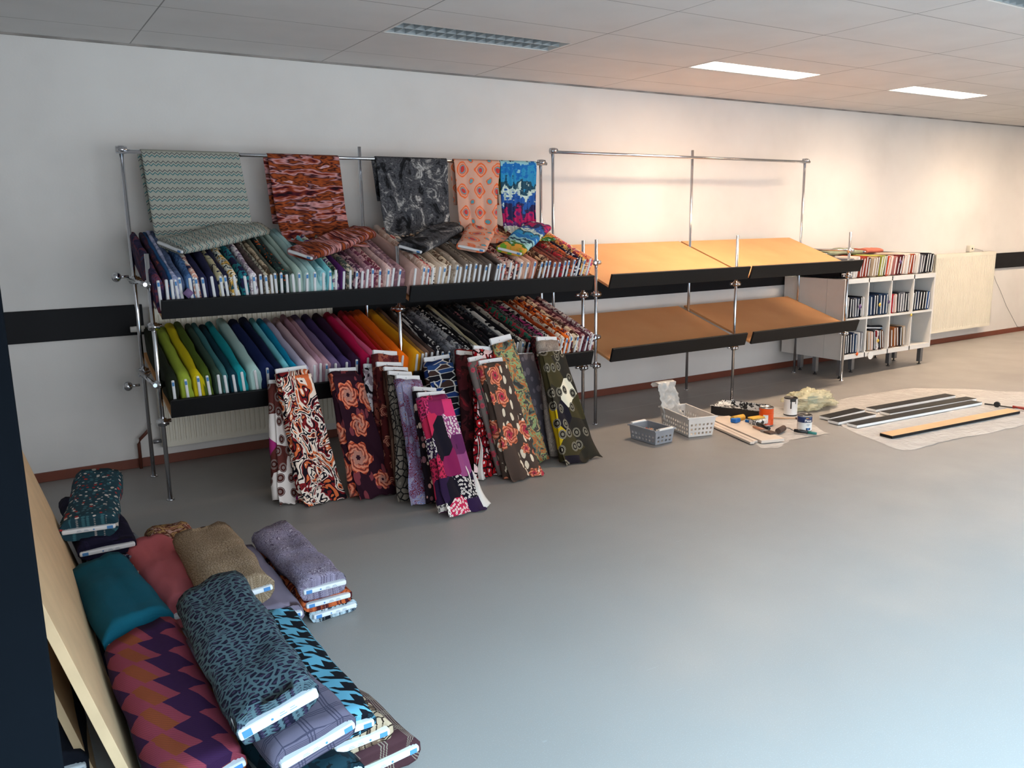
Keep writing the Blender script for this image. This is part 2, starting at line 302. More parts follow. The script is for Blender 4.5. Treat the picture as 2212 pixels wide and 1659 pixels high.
# ------------------------------------------------------------------ ceiling lights
def ceiling_light(x, y, lit, label):
    t = empty('ceiling_light', label, 'ceiling light', (x, y, CEIL), group='recessed ceiling lights')
    bm = bmesh.new(); w, d, h = 1.2, .28, .09
    for q in ((0, w, -.006, 0), (0, w, -d, -d + .006), (0, .006, -d, 0), (w - .006, w, -d, 0)): box(bm, q[0], q[1], q[2], q[3], 0, h)
    box(bm, 0, w, -d, 0, h, h + .01); obj('housing', bm, M['whitep'], t)
    bm = bmesh.new()
    for k in range(1, 17): box(bm, w * k / 17 - .0015, w * k / 17 + .0015, -d + .006, -.006, .004, .05)
    box(bm, .006, w - .006, -d / 2 - .002, -d / 2 + .002, .004, .05)
    for yy in (-.012, -d + .012): box(bm, .006, w - .006, yy - .004, yy + .004, .002, .05)
    obj('louvre', bm, M['louvre'], t)
    for yy in (-d * .27, -d * .73):
        bm = bmesh.new(); cyl(bm, (.03, yy, .07), (w - .03, yy, .07), .013, seg=10)
        obj('fluorescent_tube', bm, M['lamp'] if lit else M['whitep'], t)
    if lit:
        l = area('lamp_light', (x + w / 2, y - d / 2, CEIL - .012), (0, 0, 0), w, d, 26, WARM)
        bm = bmesh.new(); box(bm, .008, w - .008, -d + .008, -.008, .052, .056); obj('diffuser', bm, M['lamp'], t)
LL = ['unlit grey louvred ceiling light above the full fabric rack', 'bright lit ceiling light above the empty rack', 'smaller looking lit ceiling light above the bookcase, furthest in view', 'lit ceiling light beyond the radiator, fourth along the wall', 'lit ceiling light beyond the radiator, fifth along the wall', 'unlit louvred ceiling light cut by the top right corner', 'lit ceiling light over the right side of the room']
for (x, y, l), lab in zip(LAMPS, LL): ceiling_light(x, y, l, lab)
# ------------------------------------------------------------------ radiators, pipe, sockets
def radiator(x0, x1, z0, z1, y, label, side):
    t = empty('radiator', label, 'radiator', (x0, -.004, z0)); bm = bmesh.new(); n = int((x1 - x0) / .033); prof = []
    w = x1 - x0
    for k in range(n): a = w * (k + .12) / n; b = w * (k + .5) / n; prof += [(a, y), (a + .005, y + .009), (b, y + .009), (b + .005, y)]
    prof = [(0, y)] + prof + [(w, y)]; h = z1 - z0; zs = [0, .03, .05, h - .05, h - .03, h]; rows = []
    for k, z in enumerate(zs): rows.append([bm.verts.new((a, (b if k in (2, 3) else y), z)) for a, b in prof])
    for r0, r1 in zip(rows, rows[1:]):
        for i in range(len(prof) - 1): bm.faces.new((r0[i], r0[i + 1], r1[i + 1], r1[i]))
    box(bm, 0, w, y + .012, y + .02, 0, h); box(bm, 0, .004, y, y + .05, 0, h); box(bm, w - .004, w, y, y + .05, 0, h)
    obj('panel', bm, M['cream'], t)
    bm = bmesh.new(); box(bm, 0, w, y, y + .055, h, h + .006)
    for k in range(int(w / .02)): box(bm, k * .02 + .004, k * .02 + .016, y + .008, y + .047, h + .006, h + .010)
    obj('top_grille', bm, M['cream'], t)
    boxo('rear_panel', .03, w - .03, -.04, -.028, .02, h - .02, M['cream'], t)
    for xx in (.15, w - .15): boxo('bracket', xx - .02, xx + .02, -.03, 0, .1, h - .1, M['cream'], t)
    bm = bmesh.new()
    if side: cyl(bm, (-.035, y + .04, h - .12), (-.12, y + .04, h - .12), .022, .018); obj('thermostat_knob', bm, M['whitep'], t); bm = bmesh.new(); cyl(bm, (0, y + .04, h - .12), (-.04, y + .04, h - .12), .012); obj('valve', bm, M['steel'], t); bm = bmesh.new()
    cyl(bm, (0, y + .04, .04), (-.05, y + .04, .04), .014); obj('drain_valve', bm, M['steel'], t)
    return t
radiator(.86, 2.1, .135, 1.06, -.1, 'long cream radiator behind the full fabric rack', True)
radiator(9.72, 11.06, .165, 1.12, -.1, 'cream radiator beside the white bookcase at the right', False)
bm = bmesh.new(); tube(bm, [(.80, -.055, .30), (.795, -.055, .265), (.765, -.055, .235), (.733, -.05, .205), (.722, -.045, .17), (.722, -.04, .0)], .011, 10)
tag(obj('heating_pipe', bm, M['pipe']), 'brown painted heating pipe bending down beside the left radiator', 'pipe')
t = empty('wall_socket', 'small cream wall socket sitting above the right radiator', 'socket', (10.585, 0, 1.175))
boxo('socket_box', -.05, .05, -.05, 0, -.04, .04, M['cream'], t, .006); bm = bmesh.new(); cyl(bm, (0, -.052, 0), (0, -.049, 0), .012); obj('socket_hole', bm, M['dark'], t)
bm = bmesh.new(); tube(bm, [(10.66, -.012, 1.18), (10.9, -.01, 1.14), (11.1, -.012, .98), (11.3, -.01, .72), (11.42, -.012, .6), (11.62, -.01, .38), (11.95, -.015, .07), (12.2, -.025, .04)], .0028, 5)
tag(obj('wall_cable', bm, M['steel']), 'thin grey cable running down the wall right of the radiator', 'cable')
# ------------------------------------------------------------------ racks of chrome tube
def clamp(parent, p, r=.022):
    bm = bmesh.new(); x, y, z = p
    cyl(bm, (x, y, z - .022), (x, y, z + .022), r, seg=16); cyl(bm, (x - .03, y - .012, z), (x + .03, y - .012, z), r * .85, seg=16)
    bmesh.ops.create_uvsphere(bm, u_segments=12, v_segments=8, radius=.016, matrix=Matrix.Translation((x, y - .03, z)))
    return obj('clamp', bm, M['chrome'], parent, True)
def rack(name, A, s, yr, yf, zr, zmid, zf, label, knobs):
    t = empty('display_rack', label, 'rack', (A, yf, 0)); L = lambda p: (p[0] - A, p[1] - yf, p[2])
    for i in range(3):
        for y, z in ((yr, zmid if i == 1 else zr + .01), (yf, zf)):
            x = A + s * i; bm = bmesh.new(); cyl(bm, L((x, y, .006)), L((x, y, z)), .0125, seg=16); obj('post', bm, M['chrome'], t)
            bm = bmesh.new(); cyl(bm, L((x, y, 0)), L((x, y, .008)), .024, .02, seg=16); obj('foot', bm, M['chrome'], t)
    bm = bmesh.new(); cyl(bm, L((A - .02, yr - .025, zr - .02)), L((A + 2 * s + .04, yr - .025, zr - .02)), .0125, seg=16); obj('top_rail', bm, M['chrome'], t)
    for i in (0, 2): clamp(t, L((A + s * i, yr, zr - .01)), .026)
    for z, q in ((1.035, 'u'), (.475, 'l')):
        for y, dz in ((yr, .235 if q == 'u' else .205), (yf, 0.0)):
            for i in range(3):
                x = A + s * i; xa, xb = (x - .03, x + .05) if i == 0 else ((x - .045, x + .045) if i == 1 else (x - .05, x + .03))
                bm = bmesh.new(); cyl(bm, L((xa, y + .025, z + dz)), L((xb, y + .025, z + dz)), .0115, seg=12); obj('support_rod', bm, M['chrome'], t); clamp(t, L((x, y, z + dz)))
    for i in (0, 2):
        for z in (1.275, .70):
            if i == 2 and z < 1: continue
            sx = -.026 if i == 0 else .026
            bm = bmesh.new(); cyl(bm, L((A + s * i + sx, yr + .03, z)), L((A + s * i + sx, yf - .03, z)), .0115, seg=12); obj('side_rod', bm, M['chrome'], t)
            for y in (yr, yf): clamp(t, L((A + s * i, y, z)), .02)
    if knobs:
        for z in (1.293, .61):
            bm = bmesh.new(); cyl(bm, L((A - .03, yr, z)), L((A - .085, yr - .01, z)), .009); bmesh.ops.create_uvsphere(bm, u_segments=16, v_segments=10, radius=.03, matrix=Matrix.Translation(L((A - .1, yr - .01, z)))); obj('round_knob', bm, M['chrome'], t, True)
    return t
rack('r1', .762, 1.528, -.288, -.85, 2.06, 2.12, 1.445, 'chrome tube rack holding the many fabric bolts, left of the empty one', True)
rack('r2', 3.95, 1.535, -.268, -.84, 2.155, 2.20, 1.449, 'chrome tube rack with empty wooden shelves beside the bookcase', False)
AU, AL = math.radians(18.7), math.radians(16.9)
def shelf(x0, x1, z, ang, label, lift=0.0, L=.885):
    t = empty('slanted_shelf', label, 'shelf', (x0, -.97, z + lift), (ang, 0, 0), 'slanted shelves on the racks'); w = x1 - x0
    bm = bmesh.new(); box(bm, 0, w, .002, L, -.009, .009); bm2 = obj('board', bm, M['mdf'], t)
    bm = bmesh.new(); box(bm, 0, w, -.016, .002, -.012, .10, 0, .002); obj('front_lip', bm, M['lip'], t); return t
shelf(.79, 2.276, 1.10, AU, 'upper left slanted shelf under blue and mauve fabric bolts'); shelf(2.305, 3.80, 1.10, AU, 'upper slanted shelf under taupe and rust patterned bolts')
shelf(.79, 2.276, .535, AL, 'lower left slanted shelf under green, blue and pink plain bolts', L=.86); shelf(2.305, 3.80, .535, AL, 'lower slanted shelf under black and white patterned bolts', L=.86)
shelf(3.968, 5.47, 1.10, AU, 'empty upper slanted shelf, left half of the empty rack'); shelf(5.50, 7.004, 1.10, AU, 'empty upper slanted shelf, right half of the empty rack')
shelf(3.985, 5.47, .532, AL, 'empty lower slanted shelf, left half of the empty rack', L=.86); shelf(5.545, 7.004, .532, AL, 'empty lower slanted shelf, right half of the empty rack', L=.86)
# ------------------------------------------------------------------ fabric bolts
def bolt_cloth(L, Wd, T, wob=.004, flare=0.0, seg=7, seed=0, flap=True, sag=0.0, spread=0.0, layers=3):
    """Cloth wound round a card. Local: x across the width, y along the length (0 = label end), z thickness 0..T."""
    bm = bmesh.new(); uvl = bm.loops.layers.uv.new('UVMap'); r = T / 2 * .96; per = []
    n = 5
    hw = Wd / 2 - r
    for i in range(7): per.append((-hw + 2 * hw * i / 6, r))
    for i in range(1, n): a = math.pi / 2 - math.pi * i / n; per.append((hw + r * math.cos(a), r * math.sin(a)))
    for i in range(7): per.append((hw - 2 * hw * i / 6, -r))
    for i in range(1, n): a = -math.pi / 2 - math.pi * i / n; per.append((-hw + r * math.cos(a), r * math.sin(a)))
    m = len(per); arc = [0]
    for i in range(m): a = per[i]; b = per[(i + 1) % m]; arc.append(arc[-1] + math.hypot(a[0] - b[0], a[1] - b[1]))
    fl = int(1 + seed % 5); rows = []; o = Vector((seed * 1.7, seed * .9, 0))
    for j in range(seg + 1):
        y = L * j / seg; row = []; k = 1 + flare * (j / seg) ** 1.5
        for i, (a, b) in enumerate(per):
            d = noise.noise(Vector((a * 9, y * 5, b * 12)) + o) * wob * 1.6 + noise.noise(Vector((a * 25, y * 14, b * 30)) + o) * wob * .7
            st = .0045 if (flap and b > 0 and i <= fl) else 0.0
            ln = math.hypot(a, b) or 1; a2 = a * k + (d * a / ln); b2 = b * (1 + d / r * 1.0) + st + (d * .6 if abs(b) > r * .9 else 0)
            yy = y + (noise.noise(Vector((a * 14, b * 20, j * .0 + (5 if j else 0))) + o) * wob * 1.5 if j in (0, seg) else 0)
            z = T / 2 + b2 - sag * math.sin(math.pi * min(1, max(0, y / L))) * .0
            row.append(bm.verts.new((a2, yy, z)))
        rows.append(row)
    def quad(a, b, c, d, uv):
        f = bm.faces.new((a, b, c, d)); f.smooth = True
        for lp, w in zip(f.loops, uv): lp[uvl].uv = w
    for j in range(seg):
        for i in range(m):
            i2 = (i + 1) % m; y0, y1 = L * j / seg, L * (j + 1) / seg
            quad(rows[j][i], rows[j][i2], rows[j + 1][i2], rows[j + 1][i], ((y0, arc[i]), (y0, arc[i + 1]), (y1, arc[i + 1]), (y1, arc[i])))
    for j, sgn in ((0, 1), (seg, -1)):
        prev = rows[j]; rad = r
        for q in range(layers * 2):
            rad = r * (1 - (q + 1) / (layers * 2 + 1) * .85); dy = (.004 if q % 2 == 0 else 0) * sgn + .001 * q * sgn; ring = []
            for i, (a, b) in enumerate(per):
                ca = max(-hw, min(hw, a)); va, vb = a - ca, b; ln = math.hypot(va, vb) or 1
                ring.append(bm.verts.new((ca * 1.0 + va / ln * rad, prev[i].co.y * .0 + rows[j][i].co.y + dy, T / 2 + vb / ln * rad)))
            for i in range(m):
                i2 = (i + 1) % m; quad(prev[i], ring[i], ring[i2], prev[i2], ((0, arc[i]), (.01, arc[i]), (.01, arc[i + 1]), (0, arc[i + 1])))
            prev = ring
        f = bm.faces.new(prev)
        for lp in f.loops: lp[uvl].uv = (lp.vert.co.x, 0)
    return bm
def core_card(L, Wd, T, out=.012, th=.017):
    """White card core: a rounded slat, its end printed with a blue patch and grey lines."""
    bm = bmesh.new(); w = Wd - .022; z0 = T / 2 - th / 2
    box(bm, -w / 2, w / 2, -out, L + out * .4, z0, z0 + th, 0, min(.006, th * .35)); return bm
def sticker(Wd, T, out, th=.017, side=1, lines=False):
    bm = bmesh.new(); w = Wd - .022; z0 = T / 2 - th / 2; a = side * (w / 2 - .010); b = side * (w / 2 - .034); x0, x1 = min(a, b), max(a, b)
    box(bm, x0, x1, -out - .0008, -out, z0 + th * .15, z0 + th * .85, 0)
    if lines:
        for k in range(2): box(bm, -side * (.01 + .028 * k) - .010, -side * (.01 + .028 * k) + .010, -out - .0008, -out, z0 + th * .35, z0 + th * .45, 1); box(bm, -side * (.01 + .028 * k) - .008, -side * (.01 + .028 * k) + .006, -out - .0008, -out, z0 + th * .58, z0 + th * .66, 1)
        bmesh.ops.create_circle(bm, cap_ends=True, segments=12, radius=.0035, matrix=Matrix.Translation((side * .02, -out - .001, z0 + th * .5)) @ Matrix.Rotation(R(90), 4, 'X'))
    return bm
def bolt(label, mat, L, Wd, T, mtx, group, wob=.004, th=.017, out=.012, seed=None, side=1, lines=False, flare=0, seg=7, core=True, layers=2, cat='fabric bolt', fl=True, stick=True):
    seed = random.randint(0, 999) if seed is None else seed
    t = empty('fabric_bolt', label, cat, group=group); t.matrix_world = mtx
    obj('wound_cloth', bolt_cloth(L, Wd, T, wob, flare, seg, seed, fl, layers=layers), mat, t)
    if core:
        c = obj('card_core', core_card(L, Wd, T, out, th), M['core'], t)
        if stick: obj('printed_label', sticker(Wd, T, out, th, side, lines), [M['sticker'], M['greyprint']], c)
    return t
ORD = 'first second third fourth fifth sixth seventh eighth ninth tenth eleventh twelfth thirteenth fourteenth fifteenth sixteenth seventeenth eighteenth nineteenth twentieth'.split()
def place(n):      # nth from an end, in words
    return ORD[n]
# --- upper and lower shelf rows: x of each label, description, pattern, colours
def S(*a): return a
UP = [S(.800, 'thick dark navy floral', 'blotch', '1a1932 2c2440 5a2c38 20406a'), S(.838, 'dark navy floral', 'blotch', '1b1a30 3a2030 7a3a30'), S(.868, 'deep blue', 'plain', '1f4c78 1b3f66'), S(.897, 'pale lilac speckled', 'blotch', '7c84a0 a8a8c0 50587a'), S(.918, 'slate blue', 'blotch', '3d4a66 4a5876 2c3654'),
 S(.97, 'mottled mid blue', 'blotch', '2f4a70 4a6a94 24385c'), S(1.005, 'navy and peach floral', 'blotch', '222a4a c09080 d8d0c8 38507a'), S(1.045, 'plain navy', 'plain', '1a1c38 20203c'), S(1.096, 'dark navy', 'plain', '171930 1c1c38'), S(1.143, 'navy and sand print', 'blotch', '1b1b34 a8a080 2a2848'),
 S(1.171, 'black navy', 'plain', '15162a 1c1c30'), S(1.221, 'green, gold and white floral', 'blotch', '24484e b89040 d8d8cc 1c2c38 c8ccc0'), S(1.282, 'navy and teal print', 'blotch', '1e1c3a 1f6f7a 2a2648'), S(1.325, 'mauve and white floral', 'blotch', '6e5c76 d4ccce 9a8898 4a3a50'), S(1.361, 'dark brown', 'blotch', '3a3030 4a3c3a 241e22'),
 S(1.396, 'black and grey floral', 'cells', '2a2824 8a8476 a8a090'), S(1.426, 'beige branch print', 'blotch', 'b8a48a 6a5a4a cbb89c'), S(1.454, 'olive grey', 'plain', '56584c 4a4c44'), S(1.482, 'dark green with orange spots', 'spots', '1c2828 b0501e 284038'), S(1.518, 'dark green and rust dotted', 'spots', '202c2c a04820 3a5044'),
 S(1.558, 'grey sage', 'plain', '86988f 7a8c84'), S(1.592, 'pale sage', 'plain', '94a89e 84978e'), S(1.632, 'grey aqua', 'plain', '8fa8a6 7f9896'), S(1.684, 'pale aqua', 'plain', '98b8b8 8aacac'), S(1.74, 'light aqua printed', 'blotch', '9cc0c2 7cb0b8 c0d4d2'),
 S(1.778, 'turquoise', 'plain', '6cb0b8 5ea4ae'), S(1.82, 'green, white and purple print', 'blotch', '4a6a58 c8c8b8 5a3866 2a3a34'), S(1.865, 'dark purple', 'plain', '4a1e56 3c1c4a'), S(1.91, 'cream and green vine', 'blotch', 'b0a08c 3a4440 8a7a6a d0c4b0'), S(1.944, 'mauve floral', 'blotch', '9a7880 3a2838 c0a0a4'),
 S(1.984, 'mauve and plum blossom', 'blotch', 'b08c90 5a3044 8c6470'), S(2.015, 'dusty mauve', 'blotch', '9a7478 84606a b49094'), S(2.056, 'rose and wine print', 'blotch', 'a88086 5e2c40 8c6068'), S(2.106, 'pink with wine medallion', 'blotch', 'b8938e 6a2c3c b8938e 884c58'), S(2.154, 'dusty pink', 'blotch', 'b89894 c4a6a0 a07c78'),
 S(2.189, 'pink grey', 'blotch', 'ac8c8c 8c6c74 bca0a0'), S(2.232, 'dusky mauve', 'blotch', '8c686c 6c4c54 a48084'),
 S(2.344, 'thick dusty rose brown', 'plain', 'a88a82 94766e'), S(2.401, 'cream pink', 'blotch', 'ccb4a6 b09080 d8c4b8'), S(2.438, 'cream with salmon red', 'blotch', 'c8a898 a84a48 d0b8a8 '), S(2.475, 'cream with black spots', 'spots', 'ccbaa8 2a2224 3a3030'), S(2.523, 'plain beige', 'plain', 'bfa996 b29c88'),
 S(2.554, 'pale cream', 'plain', 'c8b6a2 b8a692'), S(2.596, 'cream and brown blossom', 'blotch', 'b8a48c 6a5040 d0c0a8'), S(2.641, 'taupe speckled', 'blotch', '8c7a6a a89888 6c5c50'), S(2.673, 'plain taupe', 'plain', '86766a 786a5e'), S(2.712, 'grey brown', 'plain', '6e6056 625449'),
 S(2.751, 'brown stippled', 'cells', '4a3e36 7c6c5e 8c7c6c'), S(2.787, 'warm taupe', 'plain', '7a6a5c 6c5e52'), S(2.827, 'dark taupe', 'plain', '5e5048 52463e'), S(2.864, 'dark grey brown', 'plain', '544840 4a403a'), S(2.901, 'slate brown', 'plain', '5a4e48 504640'),
 S(2.96, 'thick charcoal brown', 'plain', '4c423e 423a36'), S(2.986, 'brown grey', 'plain', '6a5850 5c4c46'), S(3.016, 'brown and red floral', 'blotch', '5c4840 9c4a44 c0a090 3a2c2a'), S(3.065, 'wine and cream blossom', 'blotch', '6a2c30 c8a898 3c2426 a85850'), S(3.115, 'rust floral', 'blotch', '9a5048 3a2828 c89884'),
 S(3.157, 'pale pink cream', 'blotch', 'ccaa98 b08c7c d8bcac'), S(3.204, 'peach', 'plain', 'c69c86 b68c76'), S(3.267, 'soft terracotta', 'plain', 'b87c68 a86c5a'), S(3.322, 'peach brown aztec', 'blotch', 'c0946c 5a3828 d8b890'), S(3.358, 'sand and brown', 'blotch', 'a87c5c 4a3026 c09878'),
 S(3.398, 'dark rust', 'blotch', '7c382c 4a2420 94503c'), S(3.439, 'chestnut', 'blotch', '6a3428 8c4c38 3c2420'), S(3.48, 'wine brown', 'blotch', '542628 6c3a34 3a1c20'), S(3.529, 'red and brown floral', 'blotch', '3c2024 b02c34 6c4438 e06058'), S(3.562, 'black, rust and cream', 'blotch', '241a20 8c4028 d0b8a0'),
 S(3.612, 'orange and charcoal', 'blotch', '2c2028 c05a34 6a4a40 e8c8a0'), S(3.654, 'black navy with white specks', 'spots', '16142a d0c8c8 16142a'), S(3.701, 'orange, plum and gold', 'blotch', '7a3040 d0703c e8b868 3c2038 e8d0b8'), S(3.752, 'thick coral pink and orange', 'blotch', 'd8694c e8c8a0 c04a6a f0985a b84848')]
LO = [S(.825, 'very dark green', 'plain', '1c2214 161a12'), S(.90, 'lime green', 'plain', '8a9a34 76862c'), S(.967, 'bright yellow', 'plain', 'b4a410 a49410'), S(1.023, 'olive green', 'plain', '46581a 3a4a16'), S(1.081, 'dark grey green', 'plain', '34483c 2c3c34'), S(1.122, 'blue grey green', 'plain', '3c6e70 326062'),
 S(1.171, 'dark petrol', 'plain', '0c3440 0a2a36'), S(1.222, 'bright teal', 'plain', '168a92 10767e'), S(1.299, 'pale aqua', 'plain', 'a2bcb6 8cacaa'), S(1.365, 'thick dark navy', 'plain', '15234e 121c42'), S(1.444, 'midnight blue', 'plain', '101c3c 0e1834'), S(1.49, 'light cyan', 'plain', '74bcc8 5cacba'), S(1.53, 'turquoise blue', 'plain', '0a86ac 087498'),
 S(1.585, 'pale lilac grey', 'plain', 'b0acc0 a09cb4'), S(1.647, 'powder pink', 'plain', 'c4acb2 b49ca4'), S(1.684, 'dusty mauve', 'plain', 'a27e8c 946e7e'), S(1.722, 'old rose', 'plain', 'ac8890 9a7682'), S(1.785, 'thick grey purple', 'plain', '6c5c7c 5e5070'), S(1.854, 'dark violet', 'plain', '40305c 342850'), S(1.92, 'aubergine', 'plain', '301632 28122a'),
 S(1.993, 'thick crimson', 'plain', 'b8144a a01040'), S(2.045, 'rose pink', 'plain', 'd06084 bc4c70'), S(2.087, 'scarlet', 'plain', 'b81c34 a0182c'), S(2.128, 'brick red', 'plain', 'a82414 981e10'), S(2.175, 'burnt orange', 'plain', 'c04e0c b0440a'), S(2.232, 'thick bright orange', 'plain', 'e0660c d05a08'),
 S(2.338, 'amber yellow', 'plain', 'cc8e10 b87c10'), S(2.372, 'golden brown', 'plain', '8c6428 7c5624'), S(2.408, 'brown', 'plain', '6c5040 5c4436'), S(2.444, 'dark brown', 'plain', '44342e 3a2c28'), S(2.484, 'black with white edge', 'stripes', '16141a 16141a c8c4c0 16141a'), S(2.525, 'black and white swirl', 'marble', '18161a c0bcb8 2a2628'),
 S(2.57, 'charcoal melange', 'blotch', '38383e 4c4c52 26262c'), S(2.618, 'grey mottled', 'blotch', '5a5a60 8c8c90 34343a'), S(2.665, 'grey and silver floral', 'blotch', '3c3c42 a0a0a0 1e1e22'), S(2.715, 'black with white dots', 'spots', '141318 d8d4cc d8d4cc'), S(2.76, 'black pinstriped', 'stripes', '1a181a 8c8880 1a181a'),
 S(2.80, 'cream satin', 'plain', 'b0a88c a09878'), S(2.845, 'black and grey striped', 'stripes', '1e1c1e 5c5852 1e1c1e'), S(2.885, 'plain black', 'plain', '16151a 1c1a1e'), S(2.93, 'black with pink sprigs', 'floral', '18161a a06468 5c3c44'), S(2.975, 'black with grey sprigs', 'floral', '16151a 6a6866 44403e'), S(3.02, 'black meadow print', 'blotch', '141418 4a4c50 1a1a20 8c6c6c'),
 S(3.07, 'black and white ring', 'rings', '141318 141318 d8d4cc'), S(3.12, 'black velvet', 'plain', '121116 181619'), S(3.165, 'cream dotted', 'spots', 'a8a094 4a4440 6c645c'), S(3.215, 'black and red rose', 'floral', '1c1416 9c2c34 4a3034'), S(3.265, 'green and red floral', 'blotch', '201c1c 2c6a54 a8283c 3a2c2c'), S(3.315, 'charcoal leaf', 'cells', '1a1618 4c4446 6c6060'),
 S(3.365, 'black and pink abstract', 'marble', '1c1418 a83468 4c3c40'), S(3.41, 'black and white zebra', 'marble', '18141a c8c0b4 18141a'), S(3.46, 'rust brown', 'plain', '9c3c14 842f10'), S(3.503, 'rust and cream', 'blotch', '8c3812 d0c0ac 5c2814'), S(3.545, 'dark amber floral', 'blotch', '6c2c12 c85a18 3c1c16'), S(3.59, 'plum and orange', 'blotch', '4c2838 c05818 e0d0b8 6c4050'),
 S(3.64, 'brown and cream', 'blotch', '4c2c24 d0bca0 6c4438'), S(3.69, 'wine and rose', 'blotch', '54202c b88c84 3c1a22'), S(3.738, 'dark wine', 'blotch', '3c1a24 6a4048 2a1218'), S(3.785, 'plum and white petal', 'blotch', '4c3038 d8ccc4 7c4c54 3a2028')]
def shelf_row(rows, z, ang, name, group, Lb, split, fans):
    n = len(rows); xs = [r[0] for r in rows]
    for i, (x, desc, kind, cols) in enumerate(rows):
        g0 = (x - xs[i - 1]) if i else .05; g1 = (xs[i + 1] - x) if i < n - 1 else .045
        T = max(.022, min(.9 * (g0 + g1) / 2, .075)); 
        if 'thick' in desc: T = min(.085, T * 1.05 + .004)
        left = x < split; idx = [k for k in range(n) if (xs[k] < split) == left]; j = idx.index(i); m = len(idx)
        fl, fr = ('left', 'right')
        pos = '%s from the %s' % ((ORD[j], 'left') if j < m / 2 else (ORD[m - 1 - j], 'right'))
        half = 'left' if left else 'right'
        lab = '%s fabric bolt, %s on the %s %s shelf' % (desc, pos, name, half)
        t = (x - .76) / 3.05; tilt = -.20 * max(0, 1 - 2 * t) * min(1, .35 + 5 * t) + .06 * max(0, 2 * t - 1) + random.uniform(-.03, .03)
        h = .212 + random.uniform(-.008, .008); L = Lb + random.uniform(-.03, .02)
        mx = Matrix.Translation((x, -.97, z)) @ Matrix.Rotation(ang, 4, 'X') @ Matrix.Translation((0, .022 + random.uniform(0, .012), .012)) @ Matrix.Rotation(tilt, 4, 'Y') @ Matrix.Rotation(random.uniform(-.012, .012), 4, 'Z')
        # turn the flat bolt on its long edge: local x (width) goes up, local z (thickness) goes across
        mx = mx @ Matrix(((0, 0, 1, -T / 2), (0, 1, 0, 0), (1, 0, 0, h / 2), (0, 0, 0, 1)))
        bolt(lab, fabric(kind, ['#' + c for c in cols.split()], 1.15, gain=1.15), L, h, T, mx, group, wob=.0058, th=min(.017, T * .62), out=.006, layers=1, side=1, fl=False, stick=random.random() < .55)
shelf_row(UP, 1.10, AU, 'upper', 'fabric bolts in a row on the upper shelves', .79, 2.29, .10)
shelf_row(LO, .535, AL, 'lower', 'fabric bolts in a row on the lower shelves', .78, 2.29, .10)
# ------------------------------------------------------------------ cloth sheets
def sheet(fn, nu, nv, mat, parent=None, name='loose_cloth', thick=.0015):
    bm = bmesh.new(); uvl = bm.loops.layers.uv.new('UVMap'); P = [[bm.verts.new(fn(i / nu, j / nv)[0]) for i in range(nu + 1)] for j in range(nv + 1)]
    for j in range(nv):
        for i in range(nu):
            q = ((i, j), (i + 1, j), (i + 1, j + 1), (i, j + 1)); f = bm.faces.new([P[b][a] for a, b in q]); f.smooth = True
            for lp, (a, b) in zip(f.loops, q): lp[uvl].uv = fn(a / nu, b / nv)[1]
    me = bpy.data.meshes.new(name); bm.to_mesh(me); bm.free(); o = obj(name, me, mat, parent)
    md = o.modifiers.new('thickness', 'SOLIDIFY'); md.thickness = thick; md.offset = 0; return o
def hx(s): return ['#' + c for c in s.split()]
DV = Vector((0, math.cos(AU), math.sin(AU))); NV = Vector((0, -math.sin(AU), math.cos(AU)))
def on_shelf(x, s, n): return Vector((x, -.97, 1.10)) + DV * s + NV * n
